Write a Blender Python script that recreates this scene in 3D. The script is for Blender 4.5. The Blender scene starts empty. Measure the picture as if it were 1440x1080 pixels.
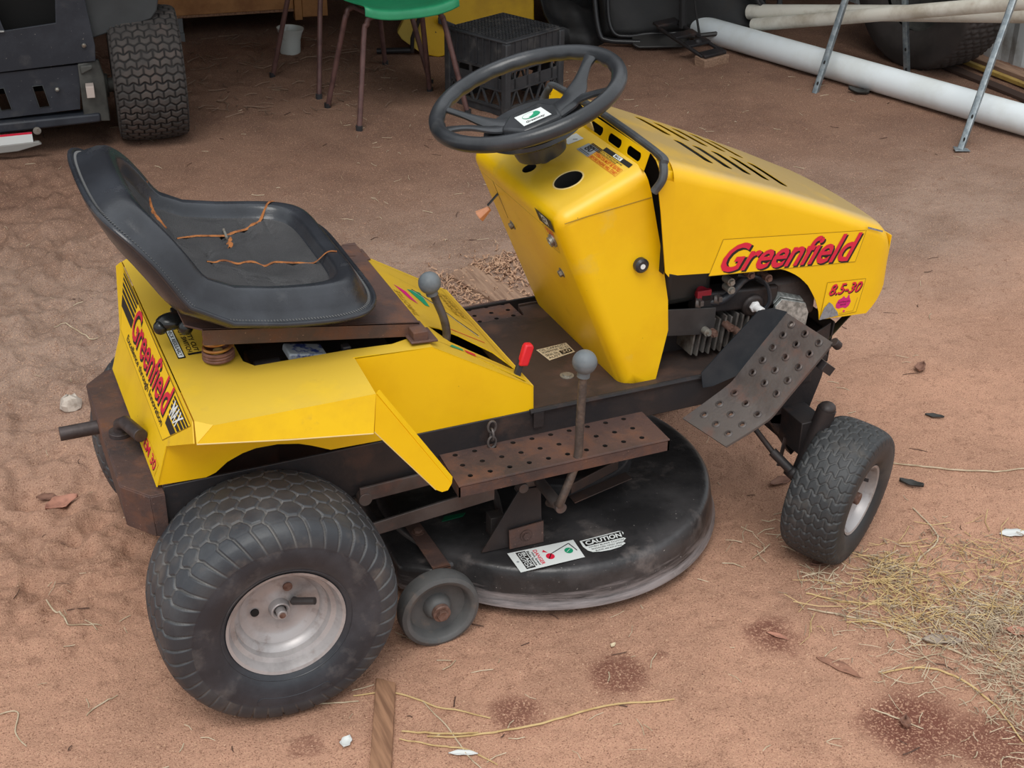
import bpy, bmesh, math, random
import numpy as np
from mathutils import Vector, Matrix, geometry
from math import sin, cos, pi, radians as rad, sqrt, atan2
random.seed(7); np.random.seed(7)
V = Vector
sc = bpy.context.scene
COL = sc.collection

# ------------------------------------------------------------------ camera
cam = bpy.data.cameras.new('camera'); camo = bpy.data.objects.new('camera', cam); COL.objects.link(camo)
cam.sensor_width = 36; cam.lens = 1965.02/1440*36; cam.clip_start = .05; cam.clip_end = 200
R_ = ((0.9194, -0.3933, 0.0085), (0.1828, 0.4464, 0.876), (0.3483, 0.8038, -0.4823))
camo.matrix_world = Matrix((
    (R_[0][0], R_[1][0], -R_[2][0], -0.4364),
    (R_[0][1], R_[1][1], -R_[2][1], -2.492155),
    (R_[0][2], R_[1][2], -R_[2][2], 1.86448), (0, 0, 0, 1)))
sc.camera = camo
# ------------------------------------------------------------------ world (overcast daylight), sun, exposure
w = bpy.data.worlds.new('world'); sc.world = w; w.use_nodes = True
nt = w.node_tree; nt.nodes.clear()
wo = nt.nodes.new('ShaderNodeOutputWorld'); bg = nt.nodes.new('ShaderNodeBackground')
tc = nt.nodes.new('ShaderNodeTexCoord'); sx = nt.nodes.new('ShaderNodeSeparateXYZ'); cr = nt.nodes.new('ShaderNodeValToRGB')
nt.links.new(tc.outputs['Generated'], sx.inputs[0]); nt.links.new(sx.outputs['Z'], cr.inputs[0])
cr.color_ramp.elements[0].position = 0.0; cr.color_ramp.elements[0].color = (.62, .66, .70, 1)
cr.color_ramp.elements[1].position = 0.6; cr.color_ramp.elements[1].color = (.93, .97, 1.0, 1)
nt.links.new(cr.outputs[0], bg.inputs[0]); nt.links.new(bg.outputs[0], wo.inputs[0])
bg.inputs[1].default_value = .98
sl = bpy.data.lights.new('sun', 'SUN'); sl.energy = 1.5; sl.angle = rad(32); sl.color = (1, .97, .92)
slo = bpy.data.objects.new('sun', sl); COL.objects.link(slo)
slo.rotation_euler = V((.30, .52, -1.0)).to_track_quat('-Z', 'Y').to_euler()
sc.view_settings.view_transform = 'Standard'; sc.view_settings.look = 'None'
sc.view_settings.gamma = 1; sc.view_settings.use_curve_mapping = False
sc.view_settings.exposure = 0.20

# ------------------------------------------------------------------ materials
MATS = {}
def lin(c):
    return tuple(((x/12.92) if x <= .04045 else ((x+.055)/1.055)**2.4) for x in [v/255 for v in c])
def mat(name, col, rough=.5, metal=0, var=None, vscale=8, vlo=.45, vhi=.65, dust=None, dscale=3, dlo=.5, dhi=.75,
        bump=0, bscale=60, spec=.5, speck=None, sscale=120, slo_=.68, topdust=None, coat=0, thin=False):
    """procedural surface: base colour, a second colour by noise, dust/rust by another noise, optional dust on upward faces"""
    if name in MATS: return MATS[name]
    m = bpy.data.materials.new(name); m.use_nodes = True; t = m.node_tree; N = t.nodes; L = t.links
    b = N['Principled BSDF']; b.inputs['Roughness'].default_value = rough; b.inputs['Metallic'].default_value = metal
    b.inputs['Specular IOR Level'].default_value = spec
    if coat: b.inputs['Coat Weight'].default_value = coat; b.inputs['Coat Roughness'].default_value = .25
    co = N.new('ShaderNodeTexCoord')
    c = N.new('ShaderNodeRGB'); c.outputs[0].default_value = (*lin(col), 1); cur = c.outputs[0]
    def mix(cur, colb, scale, lo, hi, detail=6, extra=None):
        n = N.new('ShaderNodeTexNoise'); n.inputs['Scale'].default_value = scale; n.inputs['Detail'].default_value = detail
        n.inputs['Roughness'].default_value = .62
        L.new(co.outputs['Object'], n.inputs['Vector'])
        mr = N.new('ShaderNodeMapRange'); mr.inputs['From Min'].default_value = lo; mr.inputs['From Max'].default_value = hi
        L.new(n.outputs['Fac'], mr.inputs['Value']); f = mr.outputs[0]
        if extra is not None:
            mm = N.new('ShaderNodeMath'); mm.operation = 'MULTIPLY'; L.new(f, mm.inputs[0]); L.new(extra, mm.inputs[1]); f = mm.outputs[0]
        x = N.new('ShaderNodeMix'); x.data_type = 'RGBA'; L.new(f, x.inputs['Factor']); L.new(cur, x.inputs[6]); x.inputs[7].default_value = (*lin(colb), 1)
        return x.outputs[2], f
    if var: cur, _ = mix(cur, var, vscale, vlo, vhi)
    if dust:
        cur, f = mix(cur, dust, dscale, dlo, dhi)
        rr = N.new('ShaderNodeMapRange'); rr.inputs['To Min'].default_value = rough; rr.inputs['To Max'].default_value = min(1, rough+.3)
        L.new(f, rr.inputs['Value']); L.new(rr.outputs[0], b.inputs['Roughness'])
    if speck: cur, _ = mix(cur, speck, sscale, slo_, slo_+.06, 2)
    if topdust:
        g = N.new('ShaderNodeNewGeometry'); s = N.new('ShaderNodeSeparateXYZ'); L.new(g.outputs['Normal'], s.inputs[0])
        mr = N.new('ShaderNodeMapRange'); mr.inputs['From Min'].default_value = .55; mr.inputs['From Max'].default_value = .88
        mr.inputs['To Max'].default_value = topdust[1]
        L.new(s.outputs['Z'], mr.inputs['Value'])
        cur, _ = mix(cur, topdust[0], 5, .10, .50, 8, mr.outputs[0])
    L.new(cur, b.inputs['Base Color'])
    if bump:
        n = N.new('ShaderNodeTexNoise'); n.inputs['Scale'].default_value = bscale; n.inputs['Detail'].default_value = 5
        L.new(co.outputs['Object'], n.inputs['Vector'])
        bp = N.new('ShaderNodeBump'); bp.inputs['Strength'].default_value = bump; bp.inputs['Distance'].default_value = .004
        L.new(n.outputs['Fac'], bp.inputs['Height']); L.new(bp.outputs[0], b.inputs['Normal'])
    MATS[name] = m; return m
def add_groove(m, col, amt=.75):
    t = m.node_tree; N = t.nodes; L = t.links; b = N['Principled BSDF']; src = b.inputs['Base Color'].links[0].from_socket
    a = N.new('ShaderNodeAttribute'); a.attribute_name = 'groove'; n = N.new('ShaderNodeTexNoise'); n.inputs['Scale'].default_value = 9; n.inputs['Detail'].default_value = 4
    co = N.new('ShaderNodeTexCoord'); L.new(co.outputs['Object'], n.inputs['Vector'])
    mr = N.new('ShaderNodeMapRange'); mr.inputs['From Min'].default_value = .3; mr.inputs['From Max'].default_value = .6; mr.inputs['To Min'].default_value = amt*.45; mr.inputs['To Max'].default_value = amt; L.new(n.outputs['Fac'], mr.inputs['Value'])
    mm = N.new('ShaderNodeMath'); mm.operation = 'MULTIPLY'; L.new(a.outputs['Fac'], mm.inputs[0]); L.new(mr.outputs[0], mm.inputs[1])
    x = N.new('ShaderNodeMix'); x.data_type = 'RGBA'; L.new(mm.outputs[0], x.inputs['Factor']); L.new(src, x.inputs[6]); x.inputs[7].default_value = (*lin(col), 1); L.new(x.outputs[2], b.inputs['Base Color']); return m
YEL = mat('yellow_paint', (240, 192, 6), .38, var=(232, 180, 4), vscale=4, dust=(214, 178, 70), dscale=9, dlo=.62, dhi=.85,
          speck=(110, 80, 30), sscale=95, slo_=.76, topdust=((224, 188, 84), .55), bump=.03, bscale=30)
HOODY = mat('yellow_hood_paint', (242, 192, 6), .36, var=(234, 182, 4), vscale=4, dust=(214, 178, 70), dscale=9, dlo=.66, dhi=.88,
          speck=(110, 80, 30), sscale=95, slo_=.77, topdust=((176, 148, 92), 1.0), bump=.03, bscale=30)
YELC = mat('yellow_paint_clean', (240, 192, 6), .36, var=(232, 182, 4), vscale=4, speck=(120, 90, 30), sscale=70, slo_=.78)
YELB = mat('yellow_paint_body', (240, 196, 14), .38, var=(228, 182, 20), vscale=6, dust=(190, 150, 60), dscale=14, dlo=.62, dhi=.8,
           speck=(120, 85, 30), sscale=120, slo_=.74, topdust=((206, 172, 70), .75))
EDGE = mat('sheet_edge', (222, 196, 130), .6)
RUST = mat('rusty_steel', (92, 70, 64), .62, .25, var=(70, 58, 56), vscale=7, dust=(112, 76, 58), dscale=16, dlo=.48, dhi=.7, bump=.25, bscale=140, speck=(150, 120, 105), sscale=200, slo_=.70)
BSTEEL = mat('black_steel', (40, 38, 40), .5, .2, var=(56, 48, 46), vscale=6, dust=(84, 62, 52), dscale=10, dlo=.56, dhi=.8, bump=.15, bscale=120)
PLATE = mat('dark_brown_steel', (74, 62, 58), .5, .3, var=(60, 52, 50), vscale=5, dust=(98, 72, 60), dscale=11, dlo=.5, dhi=.75, bump=.12, bscale=150)
GSTEEL = mat('worn_steel', (98, 92, 90), .48, .45, var=(78, 70, 68), vscale=6, dust=(110, 82, 72), dscale=18, dlo=.52, dhi=.75, bump=.15, bscale=160)
DECKM = mat('black_deck_paint', (46, 45, 46), .33, .1, var=(70, 68, 69), vscale=7, dust=(138, 128, 124), dscale=11, dlo=.55, dhi=.85, speck=(180, 175, 170), sscale=150, slo_=.72, bump=.35, bscale=40)
DARK = mat('inside_shade', (16, 15, 14), .8)  # near-black that stands in for shade inside holes and openings
RUB = mat('tyre_rubber', (48, 51, 56), .5, var=(66, 68, 71), vscale=9, dust=(104, 94, 86), dscale=12, dlo=.55, dhi=.85, bump=.1, bscale=200)
RUB2 = mat('tyre_sidewall', (42, 45, 51), .40, var=(60, 63, 69), vscale=9, dust=(104, 100, 98), dscale=16, dlo=.56, dhi=.85, bump=.06, bscale=260)
RUBF = mat('small_tyre_rubber', (46, 48, 50), .58, var=(60, 61, 63), vscale=9, dust=(100, 92, 84), dscale=12, dlo=.55, dhi=.85, bump=.1, bscale=200)
add_groove(RUB, (140, 136, 132), .55); add_groove(RUBF, (120, 118, 116), .45)
RIM = mat('silver_rim_paint', (176, 172, 172), .42, .35, var=(150, 146, 146), vscale=14, dust=(128, 112, 104), dscale=30, dlo=.56, dhi=.8, bump=.05, bscale=120)
VINYL = mat('black_vinyl', (40, 42, 47), .27, var=(54, 57, 63), vscale=6, dust=(84, 84, 86), dscale=14, dlo=.60, dhi=.95, bump=.08, bscale=300)
PLAS = mat('black_plastic', (42, 44, 47), .30, var=(56, 58, 62), vscale=9, dust=(88, 86, 84), dscale=12, dlo=.62, dhi=.9, bump=.06, bscale=240)
KNOB = mat('grey_worn_plastic', (106, 112, 116), .55, var=(88, 94, 98), vscale=20, bump=.06, bscale=120)
FOAM = mat('torn_foam_orange', (158, 98, 50), .9, var=(110, 62, 30), vscale=60)
ZINC = mat('zinc_bolt', (160, 158, 150), .4, .6, dust=(110, 84, 66), dscale=60, dlo=.5, dhi=.7)
RBOLT = mat('rusty_bolt', (122, 96, 86), .6, .3, var=(90, 62, 50), vscale=80)
SPR = mat('coppery_spring', (150, 96, 52), .45, .5, var=(176, 130, 66), vscale=40)
SPRR = mat('pinkish_spring', (126, 88, 76), .6, .3, var=(104, 70, 58), vscale=50)
GALV = mat('galvanised_steel', (150, 158, 162), .42, .55, var=(118, 128, 134), vscale=40, vlo=.4, vhi=.6, bump=.1, bscale=120)
ALU = mat('cast_aluminium', (118, 114, 110), .55, .4, var=(84, 80, 78), vscale=20, dust=(70, 58, 50), dscale=30, dlo=.5, dhi=.7)
SHIELD = mat('silver_heat_shield', (190, 194, 192), .4, .5, var=(130, 134, 132), vscale=70, vlo=.4, vhi=.6)
RED = mat('red_plastic', (214, 34, 44), .4); MAROON = mat('red_cap', (150, 32, 48), .45)
WHITEP = mat('white_pvc', (230, 238, 242), .30, var=(218, 224, 224), vscale=4, dust=(160, 140, 124), dscale=3, dlo=.62, dhi=.9)
CREAMP = mat('cream_pvc', (224, 221, 210), .4, var=(188, 180, 164), vscale=6, dust=(140, 104, 78), dscale=7, dlo=.64, dhi=.85)
TUBEB = mat('brown_painted_tube', (104, 76, 72), .42, .1, var=(84, 60, 58), vscale=20)
GREENP = mat('green_chair_plastic', (46, 150, 104), .42, var=(40, 136, 94), vscale=7)
CRATE = mat('black_crate_plastic', (52, 53, 56), .6, var=(40, 41, 44), vscale=10, dust=(96, 92, 88), dscale=14, dlo=.55, dhi=.85)
NAVY = mat('dark_navy_panel', (42, 46, 54), .5, .1, var=(54, 58, 66), vscale=7, dust=(82, 80, 80), dscale=9, dlo=.58, dhi=.85, speck=(150, 146, 140), sscale=110, slo_=.72)
GREYF = mat('grey_fender', (62, 66, 68), .55, var=(52, 55, 57), vscale=4)
PLY = mat('plywood', (176, 124, 74), .6, var=(150, 100, 58), vscale=9)
CONC = mat('grey_block', (116, 118, 120), .85, var=(90, 92, 94), vscale=20, bump=.3, bscale=90)
CERAM = mat('white_plastic_tub', (196, 200, 196), .4, dust=(140, 120, 100), dscale=12, dlo=.6, dhi=.8)
OLDYEL = mat('old_yellow_panel', (196, 154, 12), .5, var=(176, 136, 12), vscale=5, speck=(60, 46, 20), sscale=45, slo_=.72)
OLDYL = mat('old_yellow_light', (226, 196, 96), .5, var=(214, 180, 80), vscale=8)
CLOTHB = mat('black_canvas', (22, 22, 23), .6, var=(34, 32, 32), vscale=5, dust=(58, 52, 48), dscale=8, dlo=.58, dhi=.85, bump=.3, bscale=30)
WALLW = mat('white_wall_sheet', (190, 196, 198), .55, dust=(130, 124, 116), dscale=6, dlo=.55, dhi=.8)
SHED = mat('shed_dark_sheet', (84, 78, 72), .7, var=(66, 60, 56), vscale=3)
ROOFM = mat('shed_roof_sheet', (96, 92, 88), .7)
def wood(name, c1, c2):
    m = bpy.data.materials.new(name); m.use_nodes = True; t = m.node_tree; N = t.nodes; L = t.links; b = N['Principled BSDF']
    b.inputs['Roughness'].default_value = .8
    co = N.new('ShaderNodeTexCoord'); mp = N.new('ShaderNodeMapping'); mp.inputs['Scale'].default_value = (40, 3, 40)
    n = N.new('ShaderNodeTexNoise'); n.inputs['Scale'].default_value = 3; n.inputs['Detail'].default_value = 8
    cr = N.new('ShaderNodeValToRGB'); cr.color_ramp.elements[0].position = .35; cr.color_ramp.elements[1].position = .65
    cr.color_ramp.elements[0].color = (*lin(c1), 1); cr.color_ramp.elements[1].color = (*lin(c2), 1)
    L.new(co.outputs['Object'], mp.inputs[0]); L.new(mp.outputs[0], n.inputs['Vector']); L.new(n.outputs['Fac'], cr.inputs[0]); L.new(cr.outputs[0], b.inputs['Base Color'])
    bp = N.new('ShaderNodeBump'); bp.inputs['Strength'].default_value = .4; bp.inputs['Distance'].default_value = .002
    L.new(n.outputs['Fac'], bp.inputs['Height']); L.new(bp.outputs[0], b.inputs['Normal'])
    MATS[name] = m; return m
WOODF = wood('front_timber', (118, 84, 62), (158, 118, 90))
WOODR = wood('old_timber', (128, 100, 82), (160, 130, 108))
def flat(name, c, r=.5): return mat('ink_'+name, c, r)
I_RED = flat('red', (214, 30, 62)); I_BLK = flat('black', (26, 24, 24)); I_WHT = flat('white', (228, 232, 230)); I_YEL = flat('yellow', (246, 200, 14))
I_ORG = flat('orange', (214, 84, 20)); I_GRN = flat('green', (28, 150, 108)); I_MAG = flat('magenta', (206, 30, 120)); I_GRY = flat('grey', (150, 156, 160))
I_PALE = flat('pale_sticker', (222, 226, 224)); I_TORN = mat('bare_metal_scrape', (150, 154, 160), .5, .3, var=(120, 122, 128), vscale=120)
I_OLV = flat('olive', (150, 118, 14)); I_TAN = flat('tan', (206, 190, 160))

# ------------------------------------------------------------------ mesh helpers
class G:
    def __init__(s): s.v = []; s.f = []; s.m = []
    def add(s, vs, fs, mi=0):
        o = len(s.v); s.v += [tuple(p) for p in vs]; s.f += [tuple(i+o for i in f) for f in fs]; s.m += [mi]*len(fs); return s
    def prism(s, pts, vec, mi=0):
        n = len(pts); vec = V(vec); a = [V(p) for p in pts]; b = [p+vec for p in a]
        nrm = V((0, 0, 0))
        for i in range(n): nrm += a[i].cross(a[(i+1) % n])
        if nrm.dot(vec) > 0: a, b = a, b; fl = False
        else: fl = True
        fs = [tuple(range(n-1, -1, -1)), tuple(range(n, 2*n))]+[(i, (i+1) % n, n+(i+1) % n, n+i) for i in range(n)]
        if fl: fs = [tuple(reversed(f)) for f in fs]
        return s.add(a+b, fs, mi)
    def sheet(s, pts, th=.002, mi=0):
        """flat polygon with thickness centred on it"""
        a = [V(p) for p in pts]; nrm = V((0, 0, 0))
        for i in range(len(a)): nrm += a[i].cross(a[(i+1) % len(a)])
        nrm.normalize(); return s.prism([p-nrm*th/2 for p in a], nrm*th, mi)
    def box(s, c, d, M=None, mi=0):
        c = V(c); h = V(d)/2; vs = []
        for x in (-1, 1):
            for y in (-1, 1):
                for z in (-1, 1):
                    p = V((x*h.x, y*h.y, z*h.z)); p = (M @ p if M is not None else p)+c; vs.append(p)
        return s.add(vs, [(0, 1, 3, 2), (4, 6, 7, 5), (0, 4, 5, 1), (2, 3, 7, 6), (0, 2, 6, 4), (1, 5, 7, 3)], mi)
    def tube(s, path, r, n=10, closed=False, mi=0, caps=True, flat_=None):
        P = [V(p) for p in path]; m = len(P); vs = []; rs = r if isinstance(r, (list, tuple)) else [r]*m
        T = []
        for i in range(m):
            a = P[i-1] if (i > 0 or closed) else P[i]; b = P[(i+1) % m] if (i < m-1 or closed) else P[i]
            T.append((b-a).normalized())
        up = V((0, 0, 1)) if abs(T[0].z) < .9 else V((0, 1, 0))
        u = T[0].cross(up).normalized()
        for i in range(m):
            u = (u-T[i]*u.dot(T[i])).normalized(); w = T[i].cross(u)
            for k in range(n):
                a = 2*pi*k/n; vs.append(P[i]+(u*cos(a)+w*sin(a)*(flat_ or 1))*rs[i])
        fs = []
        for i in range(m if closed else m-1):
            j = (i+1) % m
            for k in range(n):
                k2 = (k+1) % n; fs.append((i*n+k, i*n+k2, j*n+k2, j*n+k))
        if caps and not closed: fs += [tuple(range(n-1, -1, -1)), tuple(range((m-1)*n, m*n))]
        return s.add(vs, fs, mi)
    def lathe(s, prof, o, ax, n=48, mi=0, mis=None, caps=(1, 1)):
        """prof: list of (axial, radius) from o along ax"""
        o = V(o); ax = V(ax).normalized(); up = V((0, 0, 1)) if abs(ax.z) < .9 else V((1, 0, 0))
        u = ax.cross(up).normalized(); w = ax.cross(u); vs = []
        for a, r in prof:
            for k in range(n):
                t = 2*pi*k/n; vs.append(o+ax*a+(u*cos(t)+w*sin(t))*r)
        for i in range(len(prof)-1):
            fs = [(i*n+k, i*n+(k+1) % n, (i+1)*n+(k+1) % n, (i+1)*n+k) for k in range(n)]
            if i == 0: base = len(s.v); s.v += [tuple(p) for p in vs]
            s.f += [tuple(q+base for q in f) for f in fs]; s.m += [(mis[i] if mis else mi)]*n
        for idx, rev in ((0, True), (len(prof)-1, False)):
            if prof[idx][1] > 1e-6 and caps[0 if idx == 0 else 1]:
                f = [base+idx*n+k for k in range(n)]
                s.f.append(tuple(reversed(f)) if rev else tuple(f)); s.m.append(mis[min(idx, len(prof)-2)] if mis else mi)
        return s
    def cyl(s, a, b, r, n=20, mi=0, r2=None):
        a = V(a); b = V(b); return s.lathe([(0, r), ((b-a).length, r2 if r2 is not None else r)], a, b-a, n, mi)
    def sphere(s, c, r, n=20, mi=0, sc_=(1, 1, 1)):
        c = V(c); prof = []
        m = n//2; vs = []; fs = []
        for i in range(m+1):
            t = pi*i/m
            for k in range(n):
                p = 2*pi*k/n; vs.append(c+V((sin(t)*cos(p)*r*sc_[0], sin(t)*sin(p)*r*sc_[1], cos(t)*r*sc_[2])))
        for i in range(m):
            for k in range(n): fs.append((i*n+k, (i+1)*n+k, (i+1)*n+(k+1) % n, i*n+(k+1) % n))
        return s.add(vs, fs, mi)
    def hexbolt(s, c, ax, r=.008, h=.006, mi=0):
        c = V(c); ax = V(ax).normalized(); s.lathe([(0, r*1.5), (.0015, r*1.5)], c, ax, 18, mi); s.lathe([(0, r), (h, r)], c+ax*.0015, ax, 6, mi); return s

def obj(name, g, mats, parent=None, bevel=0, angle=32, segs=2, label=None, smooth=True, clean=False):
    me = bpy.data.meshes.new(name)
    if isinstance(g, G):
        me.from_pydata(g.v, [], g.f)
        if not isinstance(mats, (list, tuple)): mats = [mats]
        me.polygons.foreach_set('material_index', g.m)
    else: me = g
    for m in (mats if isinstance(mats, (list, tuple)) else [mats]): me.materials.append(m)
    if clean:
        b = bmesh.new(); b.from_mesh(me); bmesh.ops.remove_doubles(b, verts=b.verts, dist=1e-6); bmesh.ops.recalc_face_normals(b, faces=b.faces); b.to_mesh(me); b.free()
    me.update()
    if smooth:
        me.polygons.foreach_set('use_smooth', [True]*len(me.polygons)); me.set_sharp_from_angle(angle=rad(angle))
    o = bpy.data.objects.new(name, me); COL.objects.link(o)
    if parent: o.parent = parent
    if bevel:
        bm = o.modifiers.new('bevel', 'BEVEL'); bm.width = bevel; bm.segments = segs; bm.limit_method = 'ANGLE'; bm.angle_limit = rad(28)
        bm.harden_normals = False
    if label: o['label'] = label
    return o
def thing(name, label, cat, loc=(0, 0, 0), group=None):
    o = bpy.data.objects.new(name, None); o.empty_display_size = .05; COL.objects.link(o); o.location = loc
    o['label'] = label; o['category'] = cat
    if group: o['group'] = group
    return o
def tag(o, label, cat, group=None, kind=None):
    if label: o['label'] = label
    if cat: o['category'] = cat
    if group: o['group'] = group
    if kind: o['kind'] = kind
    return o
def bake(o, angle=32):
    dg = bpy.context.evaluated_depsgraph_get(); dg.update()
    me = bpy.data.meshes.new_from_object(o.evaluated_get(dg)); o.modifiers.clear(); old = o.data; o.data = me; me.name = o.name
    me.polygons.foreach_set('use_smooth', [True]*len(me.polygons)); me.set_sharp_from_angle(angle=rad(angle)); return o
def cut(o, g, dark=None, angle=32):
    """boolean difference of the object with cutter geometry"""
    if o.modifiers: bake(o)
    c = obj('cutter', g, [dark or o.data.materials[0]], clean=True)
    if dark and dark.name not in [m.name for m in o.data.materials]: o.data.materials.append(dark)
    b = o.modifiers.new('cut', 'BOOLEAN'); b.operation = 'DIFFERENCE'; b.object = c; b.solver = 'EXACT'
    try: b.material_mode = 'TRANSFER'
    except Exception: pass
    bake(o, angle); bpy.data.objects.remove(c); return o
def mirror_y(pts): return [(p[0], -p[1], p[2]) for p in pts]
def catmull(P, n=8, closed=False):
    P = [V(p) for p in P]; out = []; m = len(P)
    for i in range(m if closed else m-1):
        p0 = P[i-1] if (i > 0 or closed) else P[0]; p1 = P[i]; p2 = P[(i+1) % m]; p3 = P[(i+2) % m] if (i+2 < m or closed) else P[-1]
        for k in range(n):
            t = k/n; out.append(.5*((2*p1)+(-p0+p2)*t+(2*p0-5*p1+4*p2-p3)*t*t+(-p0+3*p1-3*p2+p3)*t**3))
    if not closed: out.append(P[-1])
    return out

# ------------------------------------------------------------------ decals: flat print laid on a surface quad
def glyphs(s, bold=0, shear=0, font_space=1):
    cu = bpy.data.curves.new('t', 'FONT'); cu.body = s; cu.offset = bold; cu.shear = shear; cu.space_character = font_space; cu.resolution_u = 3
    o = bpy.data.objects.new('t', cu); COL.objects.link(o); bpy.context.view_layer.update()
    dg = bpy.context.evaluated_depsgraph_get(); me = bpy.data.meshes.new_from_object(o.evaluated_get(dg))
    vs = [tuple(v.co) for v in me.vertices]; fs = [tuple(p.vertices) for p in me.polygons]
    bpy.data.objects.remove(o); bpy.data.curves.remove(cu); bpy.data.meshes.remove(me)
    xs = [v[0] for v in vs]; ys = [v[1] for v in vs]; x0, x1, y0, y1 = min(xs), max(xs), min(ys), max(ys)
    return [((v[0]-x0)/(x1-x0), (v[1]-y0)/(y1-y0)) for v in vs], fs
class Decal:
    """quad = bl, br, tr, tl in 3D; drawing is in unit coordinates of the quad; layer = height above the surface"""
    def __init__(s, name, parent, quad, flip=False, base=.0006, label=None):
        s.name = name; s.parent = parent; s.set(quad, flip); s.g = G(); s.mats = []; s.base = base; s.label = label
    def set(s, quad, flip=False):
        s.q = [V(p) for p in quad]; s.n = (s.q[1]-s.q[0]).cross(s.q[3]-s.q[0]).normalized()
        if flip: s.n = -s.n
    def p(s, a, b, l):
        q = s.q; return (q[0]*(1-a)+q[1]*a)*(1-b)+(q[3]*(1-a)+q[2]*a)*b+s.n*(s.base+l*.0003)
    def mi(s, m):
        if m not in s.mats: s.mats.append(m)
        return s.mats.index(m)
    def poly(s, pts, m, l=0):
        s.g.add([s.p(a, b, l) for a, b in pts], [tuple(range(len(pts)))], s.mi(m)); return s
    def rect(s, a0, b0, a1, b1, m, l=0): return s.poly([(a0, b0), (a1, b0), (a1, b1), (a0, b1)], m, l)
    def line(s, pts, wd, m, l=1):
        for (a, b), (c, d_) in zip(pts, pts[1:]):
            A = s.p(a, b, l); B = s.p(c, d_, l); t = (B-A).normalized(); k = t.cross(s.n)*wd/2
            s.g.add([A-k, B-k, B+k, A+k], [(0, 1, 2, 3)], s.mi(m))
        return s
    def frame(s, a0, b0, a1, b1, wd, m, l=1): return s.line([(a0, b0), (a1, b0), (a1, b1), (a0, b1), (a0, b0)], wd, m, l)
    def disc(s, a, b, ra, rb, m, l=1, n=24): return s.poly([(a+ra*cos(2*pi*k/n), b+rb*sin(2*pi*k/n)) for k in range(n)], m, l)
    def text(s, t, a0, b0, a1, b1, m, l=2, bold=0, shear=0, rot=0):
        """rot 1: text runs down (clockwise quarter turn)"""
        vs, fs = glyphs(t, bold, shear)
        def mp(x, y):
            if rot == 1: x, y = y, 1-x
            if rot == -1: x, y = 1-y, x
            return (a0+(a1-a0)*x, b0+(b1-b0)*y)
        s.g.add([s.p(*mp(x, y), l) for x, y in vs], fs, s.mi(m)); return s
    def done(s):
        o = obj(s.name, s.g, s.mats, s.parent, smooth=False)
        if s.label: o['label'] = s.label
        return o

# ================================================================== SETTING
def vn(x, y, s, seed):
    x = x*s+seed*17.3; y = y*s+seed*7.9; xi = np.floor(x).astype(np.int64); yi = np.floor(y).astype(np.int64); fx = x-xi; fy = y-yi
    fx = fx*fx*(3-2*fx); fy = fy*fy*(3-2*fy)
    def h(a, b):
        n = (a*374761393+b*668265263+seed*1013904223) & 0x7fffffff; n = ((n ^ (n >> 13))*1274126177) & 0x7fffffff
        return ((n ^ (n >> 16)) & 0xffff)/65535.0
    return (h(xi, yi)*(1-fx)+h(xi+1, yi)*fx)*(1-fy)+(h(xi, yi+1)*(1-fx)+h(xi+1, yi+1)*fx)*fy-.5
def smooth01(a): a = np.clip(a, 0, 1); return a*a*(3-2*a)
def ground_h(x, y):
    x = np.asarray(x, float); y = np.asarray(y, float)
    h = .010*vn(x, y, 2.2, 1)+.007*vn(x, y, 6, 2)+.0045*vn(x, y, 19, 3)+.0034*vn(x, y, 55, 4)+.0030*vn(x, y, 100, 5)
    left = smooth01((.45-x)/.5)*smooth01((y+.25)/.5)*smooth01((3.2-y)/.6)
    u = x*.78+y*.62; v = -x*.62+y*.78
    rid = .5-np.abs(vn(u*.55, v, 13, 6))*2; rid2 = vn(u*.7, v, 30, 8)
    h = h+left*(.026*rid+.026*vn(x, y, 20, 7)+.018*rid2+.014*(.5-np.abs(vn(x, y, 40, 14))*2))
    # vehicle ruts crossing on the left
    for c, wd, dp in ((.62, .10, .018), (1.18, .12, .022), (1.75, .1, .015)):
        q = (y-x*.35-c+.05*vn(x, y, 3, 9))/wd; h = h-left*dp*np.exp(-q*q)*(1+.35*np.sin(u*62))
    back = smooth01((y-3.2)/.6)*smooth01((1.6-x)/.6)
    h = h+back*(.014*vn(x, y, 9, 11)+.008*vn(x, y, 24, 12))
    # flat patch under the mower wheels
    for cx, cy in ((0, -.35), (0, .35), (1.28, -.38), (1.28, .38)):
        q = ((x-cx)/.16)**2+((y-cy)/.16)**2; k = np.exp(-q*q); h = h*(1-k)-.002*k
    return h
def GZ(x, y): return float(ground_h(np.array([x]), np.array([y]))[0])
def axis_pts(segs):
    out = []
    for a, b, s in segs: out += list(np.arange(a, b, s))
    out.append(segs[-1][1]); return np.array(out)
gx = axis_pts([(-14, -2.4, .8), (-2.4, -.8, .04), (-.8, 2.1, .0085), (2.1, 4.4, .018), (4.4, 7, .1), (7, 16, 1)])
gy = axis_pts([(-10, -1.6, .7), (-1.6, -1.15, .03), (-1.15, 1.7, .0085), (1.7, 4.2, .018), (4.2, 7, .06), (7, 14, 1)])
XX, YY = np.meshgrid(gx, gy); ZZ = ground_h(XX, YY); nx, ny = len(gx), len(gy)
me = bpy.data.meshes.new('ground'); co_ = np.stack([XX.ravel(), YY.ravel(), ZZ.ravel()], 1).astype(np.float32)
idx = np.arange(nx*ny).reshape(ny, nx); q = np.stack([idx[:-1, :-1], idx[:-1, 1:], idx[1:, 1:], idx[1:, :-1]], -1).reshape(-1, 4)
me.vertices.add(len(co_)); me.vertices.foreach_set('co', co_.ravel()); me.loops.add(q.size); me.loops.foreach_set('vertex_index', q.ravel().astype(np.int32))
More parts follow.
